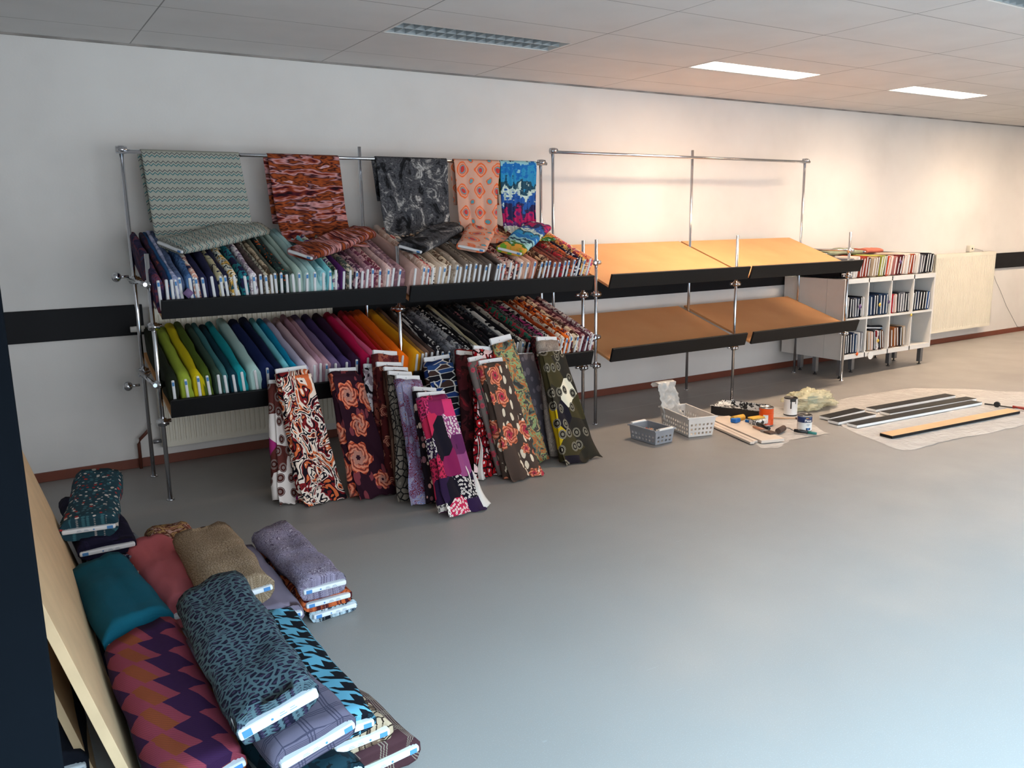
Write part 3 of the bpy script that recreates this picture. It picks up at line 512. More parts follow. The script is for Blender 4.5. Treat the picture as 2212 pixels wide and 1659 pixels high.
def drape(label, kind, cols, x0, x1, b0, b1, bolt_a, bolt_b, Wb, folds, amp, zback, Lx=None, sc=1.0, hook=0.0):
    A = on_shelf(bolt_a[0], bolt_a[1], .245); B = on_shelf(bolt_b[0], bolt_b[1], .245); th = math.atan2(bolt_b[1] - bolt_a[1], bolt_b[0] - bolt_a[0])
    L = math.hypot(bolt_b[1] - bolt_a[1], bolt_b[0] - bolt_a[0]) if Lx is None else Lx
    E = Matrix(((1, 0, 0, A.x), (0, DV.y, NV.y, A.y), (0, DV.z, NV.z, A.z), (0, 0, 0, 1))) @ Matrix.Rotation(th - math.pi / 2, 4, 'Z')
    mat = fabric(kind, hx(cols), sc, gain=.92)
    t = bolt(label, mat, L, Wb, .05, E, 'draped fabric bolts hanging over the top rail', wob=.006, seg=9, th=.017, out=.012, seed=3, fl=True)
    inv = E.inverted(); yr, zr = -.313, 2.04
    mid = E @ Vector((0, L * .55, .052)); end = Vector((0, mid.y, mid.z))
    path = [(yr + .03, zback), (yr + .022, (zback + zr) / 2), (yr + .018, zr - .02), (yr + .012, zr + .012), (yr, zr + .0175), (yr - .012, zr + .012), (yr - .019, zr - .02), (yr - .03, 1.85), (yr - .045, 1.68), (yr - .07, 1.565), (yr - .12, 1.50 + hook), (min(yr - .15, mid.y + .05), 1.475 + hook), (min(yr - .19, mid.y - .01), 1.445 + hook)]
    d = [0]
    for a, b in zip(path, path[1:]): d.append(d[-1] + math.hypot(a[0] - b[0], a[1] - b[1]))
    def fn(u, v):
        s = v * d[-1]; k = max(i for i in range(len(d)) if d[i] <= s + 1e-9); k = min(k, len(d) - 2); f = (s - d[k]) / (d[k + 1] - d[k])
        y = path[k][0] * (1 - f) + path[k + 1][0] * f; z = path[k][1] * (1 - f) + path[k + 1][1] * f
        g = max(0, (s - d[6]) / (d[-1] - d[6])); back = s < d[3]
        x = (x0 + (x1 - x0) * u) * (1 - g) + (b0 + (b1 - b0) * u) * g; 
        if back: h = (d[3] - s) / d[3]; x = x + .04 * h - .02
        w = amp * min(1, g * 2.2 + .12 * (not back)) * (math.sin(u * folds * 2 * math.pi + .6 * math.sin(5 * g + folds)) + .5 * math.sin(u * folds * 4.7 + 2)) 
        nz = noise.noise(Vector((u * 4, s * 5, folds))) * .012 * g
        p = Vector((x + w * .35, y - abs(w) - nz - (.004 if not back else -.003), z + nz)); p = inv @ p
        return p, (s, u * (x1 - x0) * 1.1)
    sheet(fn, 44, 46, mat, t, 'hanging_cloth'); return t
drape('grey cloth with teal zigzag stripes hung over the rail at the far left', 'zigzag', '96988e a3a398 46484e 2f6870', .867, 1.449, .90, 1.50, (.919, .37), (1.52, .71), .23, 1.2, .010, 1.62)
drape('rust, wine and brown painted cloth hung over the rail, second from left', 'brush', '100810 1c0c12 4a1420 8c3c20 c89090 2c0c18 a04c24 1c0a12 a04c20 d0b0b8 6c1c38', 1.631, 2.121, 1.68, 2.16, (1.63, .178), (2.21, .59), .20, 3.2, .014, 1.60)
drape('grey and black marbled cloth hung over the rail beside the middle post', 'smoke', '141416 2a2a2e 505054 3c3c42 8c8a88 c0bcb8', 2.391, 2.957, 2.42, 2.93, (2.384, .21), (2.93, .656), .19, 1.6, .010, 1.75, sc=1.0)
drape('peach and orange ogee patterned cloth hung over the rail', 'kaleid', 'd0a08c e06838 5a98a4 c03c38', 3.011, 3.411, 3.02, 3.27, (2.835, .19), (3.08, .51), .21, 1.5, .016, 1.72, .46)
drape('blue, turquoise and magenta striped cloth hung over the rail at the right', 'paint', 'd89a3c 3c6a2c 9cc8c8 1c3c54 8cc0cc 1c68b0 2c88b8 24485c c0d4cc 2858a0 2c2c54 b0205c 5c2c6c c4cccc a8b890 e08018 6ca030', 3.415, 3.749, 3.36, 3.66, (3.10, .108), (3.68, .63), .20, 4.6, .016, 1.80, sc=.62)
# ------------------------------------------------------------------ bolts standing on the floor, leaning
def stand(label, foot, top, Wd, T, kind, cols, sc=1.0, twist=0, flare=.0, loose=None, wob=.006, L=None, out=.03, group='bolts standing on the floor leaning on the shelves', mat=None):
    f = Vector((foot[0], foot[1], .012)); p = Vector(top); Y = (f - p).normalized(); X = Vector((-math.cos(R(twist)), -math.sin(R(twist)), 0)); X = (X - Y * X.dot(Y)).normalized(); Z = X.cross(Y)
    Lb = (f - p).length if L is None else L; T2 = T
    mx = Matrix(((X.x, Y.x, Z.x, p.x), (X.y, Y.y, Z.y, p.y), (X.z, Y.z, Z.z, p.z), (0, 0, 0, 1))) @ Matrix.Translation((0, 0, -T / 2))
    m = mat or fabric(kind, hx(cols), sc); sd = random.randint(0, 99)
    t = empty('fabric_bolt', label, 'fabric bolt', group=group); t.matrix_world = mx
    obj('wound_cloth', bolt_cloth(Lb, Wd, T, wob, flare, 14, sd, True, layers=2), m, t)
    bm = bmesh.new(); w = Wd - .018; box(bm, -w / 2, w / 2, -out, Lb * .98, T / 2 - .009, T / 2 + .009, 0, .004); c = obj('card_core', bm, M['core'], t)
    bm = bmesh.new(); cyl(bm, (.02, -.4 * out, T / 2 + .0088), (.02, -.4 * out, T / 2 + .0096), .004, seg=10); obj('punched_hole', bm, M['greyprint'], c)
    if loose:
        wt, wb, sw, fold = loose     # width at the top and bottom, sideways swing, number of folds
        inv = mx.inverted()
        def fn(u, v):
            y = .03 + (Lb + .035 - .03 + .03 * noise.noise(Vector((u * 3, sd, 1)))) * v; k = v ** 1.4; x = (u - .5) * (wt * (1 - k) + wb * k) + sw * k
            z = T + .006 + .020 * abs(math.sin(u * fold * math.pi + 4 * v)) * (.25 + v) + noise.noise(Vector((u * 3 + sd, v * 5, 0))) * .014 * v + .03 * max(0, v - .8) * 2
            q = mx @ Vector((x, y, z)); 
            if q.z < .006: q.y -= .8 * (.006 - q.z) + .006; q.z = .005 + .005 * (1 + math.sin(u * 23 + sd))
            return inv @ q, (y, (u - .5) * wb)
        sheet(fn, 26, 30, m, t, 'loose_cloth')
    return t
stand('brown, white and magenta circle print bolt standing half hidden at far left', (1.335, -1.28), (1.40, -1.07, .655), .17, .05, 'rings', '4a2420 e0dcd8 9c2c70 4a2420 dcd4d0 5a2c28 4a2420', 1.0, 10, .12, (.12, .20, -.02, 2))
stand('cream, rust and black abstract print bolt standing, white card top, front left', (1.49, -1.36), (1.455, -1.12, .735), .215, .075, 'marble', 'ead8c8 d0683c 16101a 7c1c20 e8dcd0 16101a', .9, 8, .12, (.20, .27, -.01, 2))
stand('maroon bolt with large orange roses standing right of the rust abstract one', (1.765, -1.46), (1.765, -1.14, .70), .205, .07, 'roses', '2c1220 d0522c b07a6c 7c3840', .52, 12, .22, (.20, .27, -.03, 1))
stand('wine paisley bolt standing behind, tall white card above the orange roses', (1.97, -1.33), (2.06, -1.11, .775), .20, .06, 'blotch', '3c1418 5c2024 8c4a3c 2c1014', .9, 14, .05, None)
stand('black and white blossom bolt, narrow, standing behind the maroon roses', (1.90, -1.30), (1.955, -1.10, .70), .10, .05, 'blotch', '18141a d0c8cc 8c7c84 241c24', 1.1, 14, 0, None)
stand('dark red medallion print bolt standing under the tallest white card', (1.99, -1.45), (2.045, -1.20, .715), .205, .05, 'roses', '451516 8c4a3c 5c2420 2c1014', 1.3, 14, .1, None)
stand('brown fur look bolt standing behind the blue paisley one', (2.0, -1.54), (2.055, -1.28, .695), .20, .05, 'stripes', '2c1c18 4c342a 6c5446 1c1210', 1.4, 16, .12, (.16, .24, .03, 2))
stand('black shell print bolt standing just behind the blue paisley one', (1.99, -1.62), (2.045, -1.36, .68), .20, .05, 'cells', '141214 5c564e 746c62', 1.0, 18, .12, (.18, .26, .05, 2))
stand('blue, red and white paisley bolt standing in the middle stack', (2.03, -1.74), (2.06, -1.44, .665), .20, .05, 'paisley', '6c1c28 7c84b0 d8d4d4 8c8cb4', 1.1, 18, .12, (.16, .27, .06, 2))
stand('black bolt with cream flower dots standing behind the magenta patchwork', (2.06, -1.83), (2.125, -1.53, .60), .19, .045, 'spots', '1c141c d8c0b0 c89890 8c5c64', .8, 16, .1, None)
stand('magenta and purple patchwork bolt standing frontmost, white card top', (2.07, -2.0), (2.075, -1.72, .61), .215, .075, 'patch', '7c1c4c b8284c 5c2450 8c4474 c83468 2a1838 14101c e4dcd4', .95, 14, .14, (.20, .27, -.01, 2))
stand('blue, black and brown retro striped bolt standing in the gap', (2.46, -1.28), (2.44, -1.08, .70), .205, .06, 'bands', '15141c 26406e 1d3468 3c2a26 121218 c8c4be', 1.7, -2, .05, (.19, .24, -.01, 1))
stand('plain red bolt standing leftmost of the right hand group', (2.60, -1.26), (2.665, -1.06, .745), .20, .06, 'plain', '8c1c1c 7c1818', 1, 20, .05, None, out=.0)
stand('dark wine print bolt standing behind the red berry one', (2.55, -1.38), (2.635, -1.13, .72), .19, .05, 'blotch', '2a1014 4c1a20 7c2028', .9, 16, .08, None)
stand('black bolt with glossy red berries standing in the right hand group', (2.60, -1.49), (2.705, -1.25, .76), .20, .055, 'cells', '16080c a8141c 7c0c18 e8c8c8', .75, 10, .14, (.18, .27, .06, 2))
stand('grey bolt with pink blossoms standing left of the tan card one', (2.68, -1.56), (2.60, -1.33, .715), .18, .05, 'floral', '6e6460 d0485c a83448', 1.1, 24, .1, (.15, .22, .0, 2))
stand('brown bolt with orange roses and cream lace standing, tan card strip on top', (2.70, -1.65), (2.665, -1.40, .70), .205, .07, 'roses', '483a33 d0683c a83444 d8c8b0', .7, 6, .10, (.19, .26, -.02, 2))
stand('green and orange botanical print bolt standing tall with wide white card', (2.955, -1.50), (2.845, -1.24, .80), .20, .06, 'blotch', '3c3a38 5c6a5c b0683c 8c9c6c 4a4440 c0a078', 1.0, 8, .02, None, out=.045)
stand('grey bolt with faint circles standing right of the botanical one', (3.08, -1.38), (3.10, -1.12, .68), .17, .05, 'spots', '4c4850 6c666e 7c7478', .6, 4, .0, None, out=.01)
stand('dark red speckled bolt standing behind the grey paisley one', (3.22, -1.30), (3.28, -1.08, .78), .205, .05, 'cells', '1a1014 4a1a20 6c3438', 1.6, 12, .04, None, out=.008)
stand('grey brown paisley bolt standing with white card, behind the mustard one', (3.19, -1.44), (3.225, -1.22, .775), .205, .05, 'paisley', '6c625c a09488 544a46 8c8078', 1.2, 10, .08, None)
stand('mustard, olive and black retro circle bolt standing rightmost', (3.20, -1.56), (3.19, -1.30, .71), .205, .07, 'rings', '2a2620 ddd4bc b89a14 3c3620 1c1820 2a2620 ddd4bc 2c2820', .9, 8, .12, (.20, .33, -.03, 2), out=.008)
# ------------------------------------------------------------------ bolts lying in piles on the floor at the left
def lay(label, cx, cy, zt, L, Wd, T, yaw, kind, cols, sc=1.0, pitch=0, roll=0, group='fabric bolts piled on the floor at the left', side=1, far=False, wob=.006, flap=True, th=.02):
    mx = Matrix.Translation((cx, cy, zt)) @ Matrix.Rotation(R(yaw), 4, 'Z') @ Matrix.Rotation(R(-pitch), 4, 'X') @ Matrix.Rotation(R(-roll), 4, 'Y') @ Matrix.Translation((0, -L / 2, -T))
    return bolt(label, fabric(kind, hx(cols), sc, gain=.8), L, Wd, T, mx, group, wob=wob, th=min(th, T * .4), out=.012, lines=True, side=side, seg=16, layers=4, fl=flap)
# back left stack
lay('lowest dark floral bolt of the back left stack', .36, -1.62, .085, .74, .24, .08, 4, 'blotch', '171426 3a2a3c 6a5a6c', 1)
lay('navy floral bolt, second from bottom of the back left stack', .315, -1.70, .165, .78, .24, .08, 3, 'floral', '15142a a098a4 5c5468', 1.3, side=-1)
lay('dark navy bolt directly under the teal leaf print one', .30, -1.635, .235, .80, .245, .07, 1, 'blotch', '16142a 1f1b34 2a2440', 1, side=-1)
lay('teal bolt with red and cream leaf spots, top of the back left stack', .31, -1.575, .335, .80, .235, .10, -9, 'spots', '24424e c8beb4 a83430 3c6a74 d8ccc4 4a7480', 1.15, side=1)
lay('pale grey bolt lying low behind the salmon bolt', .47, -1.80, .075, .60, .12, .06, 8, 'plain', '8c949c 848c94')
lay('rust, gold and pink picture print bolt behind the tan one', .60, -2.02, .13, .76, .22, .09, -2, 'blotch', 'a8685c c8a068 6c3c2c d0a898 8c4a3c', 1.1)
# teal, salmon, tan
lay('dark bolt lying hidden under the teal bolt', .27, -2.62, .12, .74, .24, .11, 3, 'blotch', '161426 201c30 2c2840')
lay('plain petrol teal bolt lying beside the leaning board', .262, -2.62, .265, .76, .235, .13, 4, 'plain', '0f5a6c 0b4c5e', pitch=3, roll=10, side=1)
lay('salmon pink fluffy bolt between the teal and tan bolts', .505, -2.35, .19, .76, .22, .12, 3, 'plain', 'c66a6e b85c62', wob=.014)
lay('lilac cloth bolt lying under the tan bolt', .79, -2.60, .17, .72, .20, .09, -1, 'plain', '7c7080 887c8c')
lay('gold tan small print bolt resting on the salmon and lilac bolts', .655, -2.59, .30, .80, .255, .11, -2.5, 'cells', '6a5440 9c866c a8927a', 3.6, pitch=3, roll=5, side=1)
# right of them, a stack of three
lay('black and white floral bolt at the bottom of the grey paisley stack', 1.03, -2.50, .06, .66, .21, .06, 3, 'blotch', '12141c b8c8d0 2c3c4c d8dce0', 1.2, side=-1)
lay('rust and orange print bolt in the middle of the grey paisley stack', 1.01, -2.52, .125, .66, .21, .065, 1, 'blotch', '7c2c20 c86438 4c1c20 b08078', 1, side=-1)
lay('lilac grey paisley bolt with fluffy folds on top of its stack', .985, -2.55, .215, .68, .20, .085, 1, 'paisley', '5c5064 a49ab0 504658 c0b6c4', 1.6, side=-1, wob=.012)
# front pile
lay('dark wine bolt lying under the zigzag bolt', .34, -3.46, .12, .78, .25, .11, 2, 'blotch', '241022 3c1830 1a0c18')
lay('red and purple zigzag wave bolt lying beside the leaning board', .30, -3.44, .235, .80, .245, .10, 2, 'chevron', '34183c 8c3a48 8a4428', 1, pitch=-4, roll=12)
lay('brown plaid bolt at the bottom right of the front pile', .765, -3.50, .10, .76, .25, .095, 7, 'plaid', '3c2428 4a2c30 8c8070', 1, side=1)
lay('brown leopard spotted bolt beside the blue houndstooth one', .735, -3.49, .165, .74, .19, .06, 3, 'cells', '2c2018 6c5444 b09a80', 1.5)
lay('dark green bolt low in the front pile', .575, -3.57, .135, .76, .24, .07, 6, 'blotch', '0c1c24 14303a 0a141a')
lay('blue and black houndstooth bolt sticking out right of the leopard one', .685, -3.475, .225, .80, .235, .06, -1, 'hound', '5f9db4 0c1018', 1.1)
lay('orange and magenta painterly bolt lying in the front pile', .575, -3.53, .235, .78, .22, .05, 3, 'marble', 'c8502c e8b878 a02c7c 3c4c44 d8a088', .9, roll=6)
lay('lilac grey plaid bolt lying directly under the blue leopard one', .55, -3.585, .285, .78, .235, .07, 5, 'plaid', '5f5868 6a6272 2c2c40', 1.1, roll=10, side=1)
lay('blue grey leopard print bolt lying on top of the front pile', .505, -3.49, .385, .84, .24, .10, -1, 'leopard', '52676e 17172a 3a3048', 1.3, roll=15, side=-1, wob=.009, th=.03)

# white reverse side of the cloth showing at the hems
def tail(label, pts):
    p = next(o for o in bpy.data.objects if o.get('label') == label); inv = p.matrix_world.inverted(); a, b, c, d = [Vector(q) for q in pts]
    def fn(u, v):
        q = a.lerp(b, u).lerp(d.lerp(c, u), v); q = q + Vector((.010 * math.sin(v * 6), -.012 * math.sin(u * 7 + v * 4), 0)); return inv @ q, (v * .3, u * .3)
    sheet(fn, 12, 16, M['whiteb'], p, 'white_reverse')
tail('magenta and purple patchwork bolt standing frontmost, white card top', ((2.16, -1.90, .26), (2.19, -1.88, .24), (2.29, -2.02, .008), (2.17, -2.06, .008)))
tail('black bolt with glossy red berries standing in the right hand group', ((2.50, -1.47, .26), (2.515, -1.47, .27), (2.50, -1.60, .008), (2.44, -1.58, .008)))
# ------------------------------------------------------------------ left edge: cabinet, boards
t = empty('black_cabinet', 'tall black painted cabinet edge cut off by the left side of the photo', 'cabinet', (-.3, -4.6, 0))
boxo('carcass', -.30, .309, -.3, .3, 0, 2.0, M['navy'], t, .003)
bm = bmesh.new(); cyl(bm, (.255, -.303, 1.217), (.255, -.2995, 1.217), .005, seg=12); obj('screw', bm, M['teal'], t)
PALE = plain('pale_board', '#c6a782', .6, .3)
def lean(label, xb, y0, y1, h, k, th):
    t = empty('wooden_board', label, 'board', (xb, y0, .002), group='wooden boards leaning by the black cabinet'); a = math.atan(k)
    bm = bmesh.new(); box(bm, -th, 0, 0, y1 - y0, 0, h, 0, .001); bmesh.ops.rotate(bm, verts=bm.verts, matrix=Matrix.Rotation(-a, 3, 'Y')); obj('board_panel', bm, PALE, t); return t
lean('large tan board leaning on its long edge beside the fabric piles', .215, -3.69, -1.74, .79, .283, .026)
lean('narrower tan board leaning behind the large tan board', .105, -3.42, -1.9, .40, .26, .022)
lay('dark bolt with bright blue label at the bottom left corner', .035, -3.24, .13, .42, .12, .10, -2, 'plain', '14161e 181a24', side=-1, group='fabric bolts piled on the floor at the left')
# ------------------------------------------------------------------ bookcases
BX = [7.07, 7.452, 7.835, 8.218, 8.60]
def bookcase(label, y0, y1, legs, back=False):
    t = empty('bookcase', label, 'bookcase', (BX[0], y0, 0), group='white bookcases standing back to back'); X = lambda v: v - BX[0]; D = y1 - y0
    for k, x in enumerate(BX):
        th = .018 if k in (0, 4) else .008; boxo('upright_panel', X(x) - (0 if k == 0 else th if k == 4 else th), X(x) + (th if k == 0 else 0 if k == 4 else th), 0, D, .19, .99, M['white'], t)
    for z0, z1, n in ((.19, .235, 'bottom_panel'), (.578, .597, 'shelf_panel'), (.945, .99, 'top_panel')): boxo(n, .018, X(BX[-1]) - .018, .001 if n == 'shelf_panel' else 0, D, z0, z1, M['white'], t)
    for x, y in legs:
        g = obj('leg', (lambda b: (box(b, -.022, .022, -.022, .022, .03, .19, 0, .002), b)[1])(bmesh.new()), M['steel'], t); g.location = (X(x), y - y0, 0)
        bm = bmesh.new(); cyl(bm, (0, 0, 0), (0, 0, .03), .008, seg=8); cyl(bm, (0, 0, 0), (0, 0, .006), .02, seg=12); obj('levelling_foot', bm, M['black'], g)
    return t
bookcase('white open cubby bookcase facing the room, full of fabric bolts', -.78, -.577, [(7.11, -.75), (8.52, -.72), (7.5, -.6), (8.14, -.6)])
bookcase('plain white bookcase behind the front one, against the wall', -.573, -.05, [(7.12, -.45), (7.2, -.2), (8.5, -.43), (8.5, -.2)])
def cell(x0, x1, z, items, where, group, tilt=0, L=.62, y=-.765):
    n = len(items); w = (x1 - x0 - .03) / n; seen = {}
    for i, it in enumerate(items):
        if it is None: continue
        desc, kind, cols = it; h = .205 + random.uniform(-.012, .01); tl = tilt + random.uniform(-.05, .05)
        T = w * .86; x = x0 + .012 + w * (i + .5)
        mx = Matrix.Translation((x - math.sin(tl) * h * .5, y + random.uniform(0, .01), z + .004 + abs(math.sin(tl)) * T * .5)) @ Matrix.Rotation(tl, 4, 'Y') @ Matrix(((0, 0, 1, -T / 2), (0, 1, 0, 0), (1, 0, 0, h / 2), (0, 0, 0, 1)))
        pos = ORD[i] + ' from left' if i <= n / 2 else (ORD[n - 1 - i] + ' from right')
        bolt('%s bolt, %s %s' % (desc, pos, where), fabric(kind, hx(cols), 1.0), L, h, T, mx, group, wob=.003, th=min(.010, T * .30), out=.005, layers=1, seg=5, fl=False, stick=False)
bk = ('black', 'plain', '17171c 1c1c22'); nv = ('navy', 'plain', '1c2840 18223a'); dn = ('denim blue', 'plain', '2c3f58 26384f'); gy = ('grey', 'plain', '6c6c70 606066'); wn = ('wine red', 'plain', '6c1c20 5c181c'); bg = ('beige', 'plain', 'a8927c 9c866e'); br = ('brown', 'plain', '6c4832 5c3c2a'); wt = ('off white', 'plain', 'c8c0b8 bcb4ac'); rb = ('red brown', 'plain', '7c2c20 8c3828'); pk = ('pale pink', 'plain', 'd0b0a0 c4a494'); ol = ('olive', 'plain', '8c8c3c 7c7c34')
GB = 'fabric bolts standing in the bookcase'
cell(BX[0] + .02, BX[1], .597, [bk, wt, bk, ('black and white', 'blotch', '1c1c22 c8c4c0'), gy, nv, bk, wt], 'in the middle row, first cubby', GB)
cell(BX[1], BX[2], .597, [dn, dn, nv, bk, dn, nv, dn], 'in the middle row, second cubby', GB)
cell(BX[2], BX[3], .597, [('bright red', 'plain', 'b02830 a0202c'), ('red', 'plain', 'a82430 982028'), pk, bk, gy, gy, bk, bk], 'in the middle row, third cubby', GB)
cell(BX[3], BX[4] - .02, .597, [bk, bk, nv, bk, bk, bk, ('mid blue', 'plain', '2c4c7c 26446e')], 'in the middle row, fourth cubby', GB, tilt=.10)
cell(BX[0] + .02, BX[1], .235, [bk, bk, bk, bk, nv, dn, wt, gy], 'in the bottom row, first cubby', GB)
cell(BX[1], BX[2] - .02, .235, [bk, bg, pk, bk, ('red and white', 'blotch', '7c1c24 d8d0cc 1c1c24'), bk, br], 'in the bottom row, second cubby', GB, tilt=-.12)
cell(BX[2], BX[3] - .04, .235, [br, br, ('orange brown', 'plain', '94562c 844a24'), br, bk, bg], 'in the bottom row, third cubby', GB, tilt=-.08)
GT = 'fabric bolts standing on top of the bookcase'
cell(7.16, 7.50, .99, [gy, wt, wt, rb, rb, rb, ('dark brown', 'plain', '4a2c24 40261e')], 'on the bookcase top, first group', GT, tilt=.16)
cell(7.50, 7.86, .99, [bg, bg, br, ol, ('olive cream', 'blotch', '9a9c5c c8c4a0'), ('dark olive', 'plain', '4a4630 3c3a28'), ('orange red', 'plain', 'b8482c a84028'), pk], 'on the bookcase top, second group', GT, tilt=.16)
cell(7.86, 8.26, .99, [('rose', 'plain', 'a06864 945c58'), ('maroon', 'plain', '5c1c20 4c181c'), ('dark maroon', 'plain', '481a1c 3c1618'), pk, wt, ('copper', 'plain', '9c5430 8c4a2a'), rb], 'on the bookcase top, third group', GT, tilt=.14)
cell(8.26, 8.60, .99, [wt, gy, ('charcoal', 'plain', '3a3636 322e2e'), bk, bk, bk], 'on the bookcase top, fourth group', GT, tilt=.12)
lay('folded black bolt lying at the left end on the bookcase top', 7.115, -.45, 1.075, .55, .09, .08, 0, 'plain', '14151c 181a22', group=GT)
lay('pale sage cloth bolt lying flat across the bolts on the bookcase', 7.50, -.36, 1.255, .74, .20, .04, -82, 'plain', '8c957c 98a088', group=GT, roll=-4)
lay('coral red bolt lying flat across the bolts on the bookcase', 8.05, -.33, 1.25, .40, .16, .035, -80, 'plain', 'c07060 b86858', group=GT, roll=-4)
lay('black folded bolt lying on top in the second bottom cubby', 7.645, -.43, .485, .6, .30, .035, 0, 'plain', '15161c 1a1b22', group=GB, roll=-5)
def tagpl(label, x, z, shape, mat, r=.022):
    bm = bmesh.new(); n = 24 if shape == 'disc' else 4
    cyl(bm, (x, -.7955, z), (x, -.7925, z), r, seg=n); return tag(obj('shop_tag', bm, mat), label, 'tag', 'shop tags on the bookcase')
tagpl('round white tag hanging from the bottom board of the bookcase', 7.535, .20, 'disc', M['whitep'], .042)
tagpl('orange tag on the bottom board, left part of the bookcase', 7.31, .235, 'sq', M['orangetag']); tagpl('yellow tag under the third middle cubby', 8.19, .565, 'sq', M['yellow'], .018)
tagpl('yellow tag on a bolt in the second middle cubby', 7.63, .71, 'sq', M['yellow']); tagpl('yellow tag on a bolt in the second bottom cubby', 7.64, .34, 'sq', M['yellow']); tagpl('purple tag in the first middle cubby', 7.31, .71, 'sq', M['purple'], .03); tagpl('purple tag in the second middle cubby', 7.78, .73, 'sq', M['purple'], .02)
tagpl('purple tag on the bolts on top of the bookcase', 7.93, 1.13, 'sq', M['purple'], .025)
tg = obj('shop_tag', (lambda b: (cyl(b, (0, -.003, 0), (0, 0, 0), .03, seg=4), b)[1])(bmesh.new()), M['purple']); tg.location = (.935, -1.012, 1.225); tag(tg, 'purple diamond tag on the blue bolts at the left of the upper shelf', 'tag')
# ------------------------------------------------------------------ plastic sheets on the floor
def floor_sheet(label, pts, z, seed):
    bm = bmesh.new(); f = bm.faces.new([bm.verts.new((x, y, z)) for x, y in pts]); bmesh.ops.triangulate(bm, faces=[f])
    for _ in range(5): bmesh.ops.subdivide_edges(bm, edges=[e for e in bm.edges if e.calc_length() > .09], cuts=1, use_grid_fill=False); bmesh.ops.triangulate(bm, faces=bm.faces)
    for v in bm.verts:
        e = v.is_boundary; n = noise.noise(Vector((v.co.x * 3.5 + seed, v.co.y * 9, 0))); n2 = noise.noise(Vector((v.co.x * 14, v.co.y * 14 + seed, 3)))
        v.co.z += max(0, n * .007 + n2 * .004) 
        if e: v.co.x += n2 * .02; v.co.y += noise.noise(Vector((v.co.x * 11, v.co.y * 11, seed))) * .02
    return tag(obj('plastic_sheet', bm, M['sheet'], None, True), label, 'plastic sheet')
floor_sheet('large crinkled plastic sheet on the floor under the painted planks', [(5.50, -1.88), (5.35, -2.2), (5.19, -2.66), (5.28, -2.70), (5.7, -2.70), (6.2, -2.76), (6.61, -2.78), (7.3, -2.74), (7.95, -2.7), (7.86, -2.2), (7.55, -1.75), (7.22, -1.45), (6.7, -1.40), (6.25, -1.38), (5.9, -1.55)], .002, 1)
floor_sheet('smaller plastic sheet on the floor under the paint tins and tray', [(5.06, -1.0), (4.80, -1.40), (4.60, -1.75), (4.47, -2.07), (4.56, -2.14), (4.80, -2.05), (5.17, -2.09), (5.30, -1.86), (5.5, -1.60), (5.62, -1.30), (5.35, -1.05)], .0015, 8)
def plank(label, a, b, wdt, th, top, edge, z=.006, face=None):
    a = Vector((a[0], a[1], 0)); b = Vector((b[0], b[1], 0)); d = b - a; t = empty('plank', label, 'plank', (a.x, a.y, z), (0, 0, math.atan2(d.y, d.x)), 'painted planks drying on the plastic sheet')
    boxo('board_panel', 0, d.length, -wdt, 0, 0, th * .9, edge, t, .001); boxo('painted_face', 0.001, d.length - .001, -wdt + .001, -.001, th * .9, th, top, t); return t
wh = M['whitep']
plank('black topped long plank, rearmost on the sheet', (6.07, -1.775), (7.12, -1.84), .10, .022, M['lip'], wh)
plank('black topped long plank, second from the rear on the sheet', (6.04, -1.925), (7.14, -2.015), .10, .022, M['lip'], wh)
plank('longest black topped plank, third from the rear on the sheet', (5.485, -2.02), (7.035, -2.125), .095, .022, M['lip'], wh)
plank('short black topped plank nearest the yellow bag', (5.515, -1.745), (5.98, -1.73), .10, .022, M['lip'], wh); plank('short black topped plank in front of the other short one', (5.452, -1.872), (5.918, -1.875), .10, .022, M['lip'], wh)
plank('bare tan plank with black edges, frontmost on the sheet', (5.415, -2.35), (6.955, -2.465), .105, .022, plain('bare_chipboard', '#d3a67c', .6, .3), M['lip'])
# scraper with red handle
t = empty('roller_frame', 'red handled tool with thin black rod at the right end of the sheet', 'tool', (7.05, -2.33, .012)); bm = bmesh.new(); tube(bm, [(0, .10, 0), (.01, 0, .002), (.02, -.10, .004), (.02, -.16, .008)], .006); obj('rod', bm, M['black'], t)
bm = bmesh.new(); cyl(bm, (-.005, .0, .012), (.012, 0, .012), .024); obj('black_knob', bm, M['black'], t)
bm = bmesh.new(); tube(bm, [(.02, -.12, .01), (.024, -.15, .012), (.03, -.2, .012), (.035, -.30, .012), (.036, -.34, .012)], [.014, .010, .013, .014, .008]); obj('handle', bm, M['red'], t)
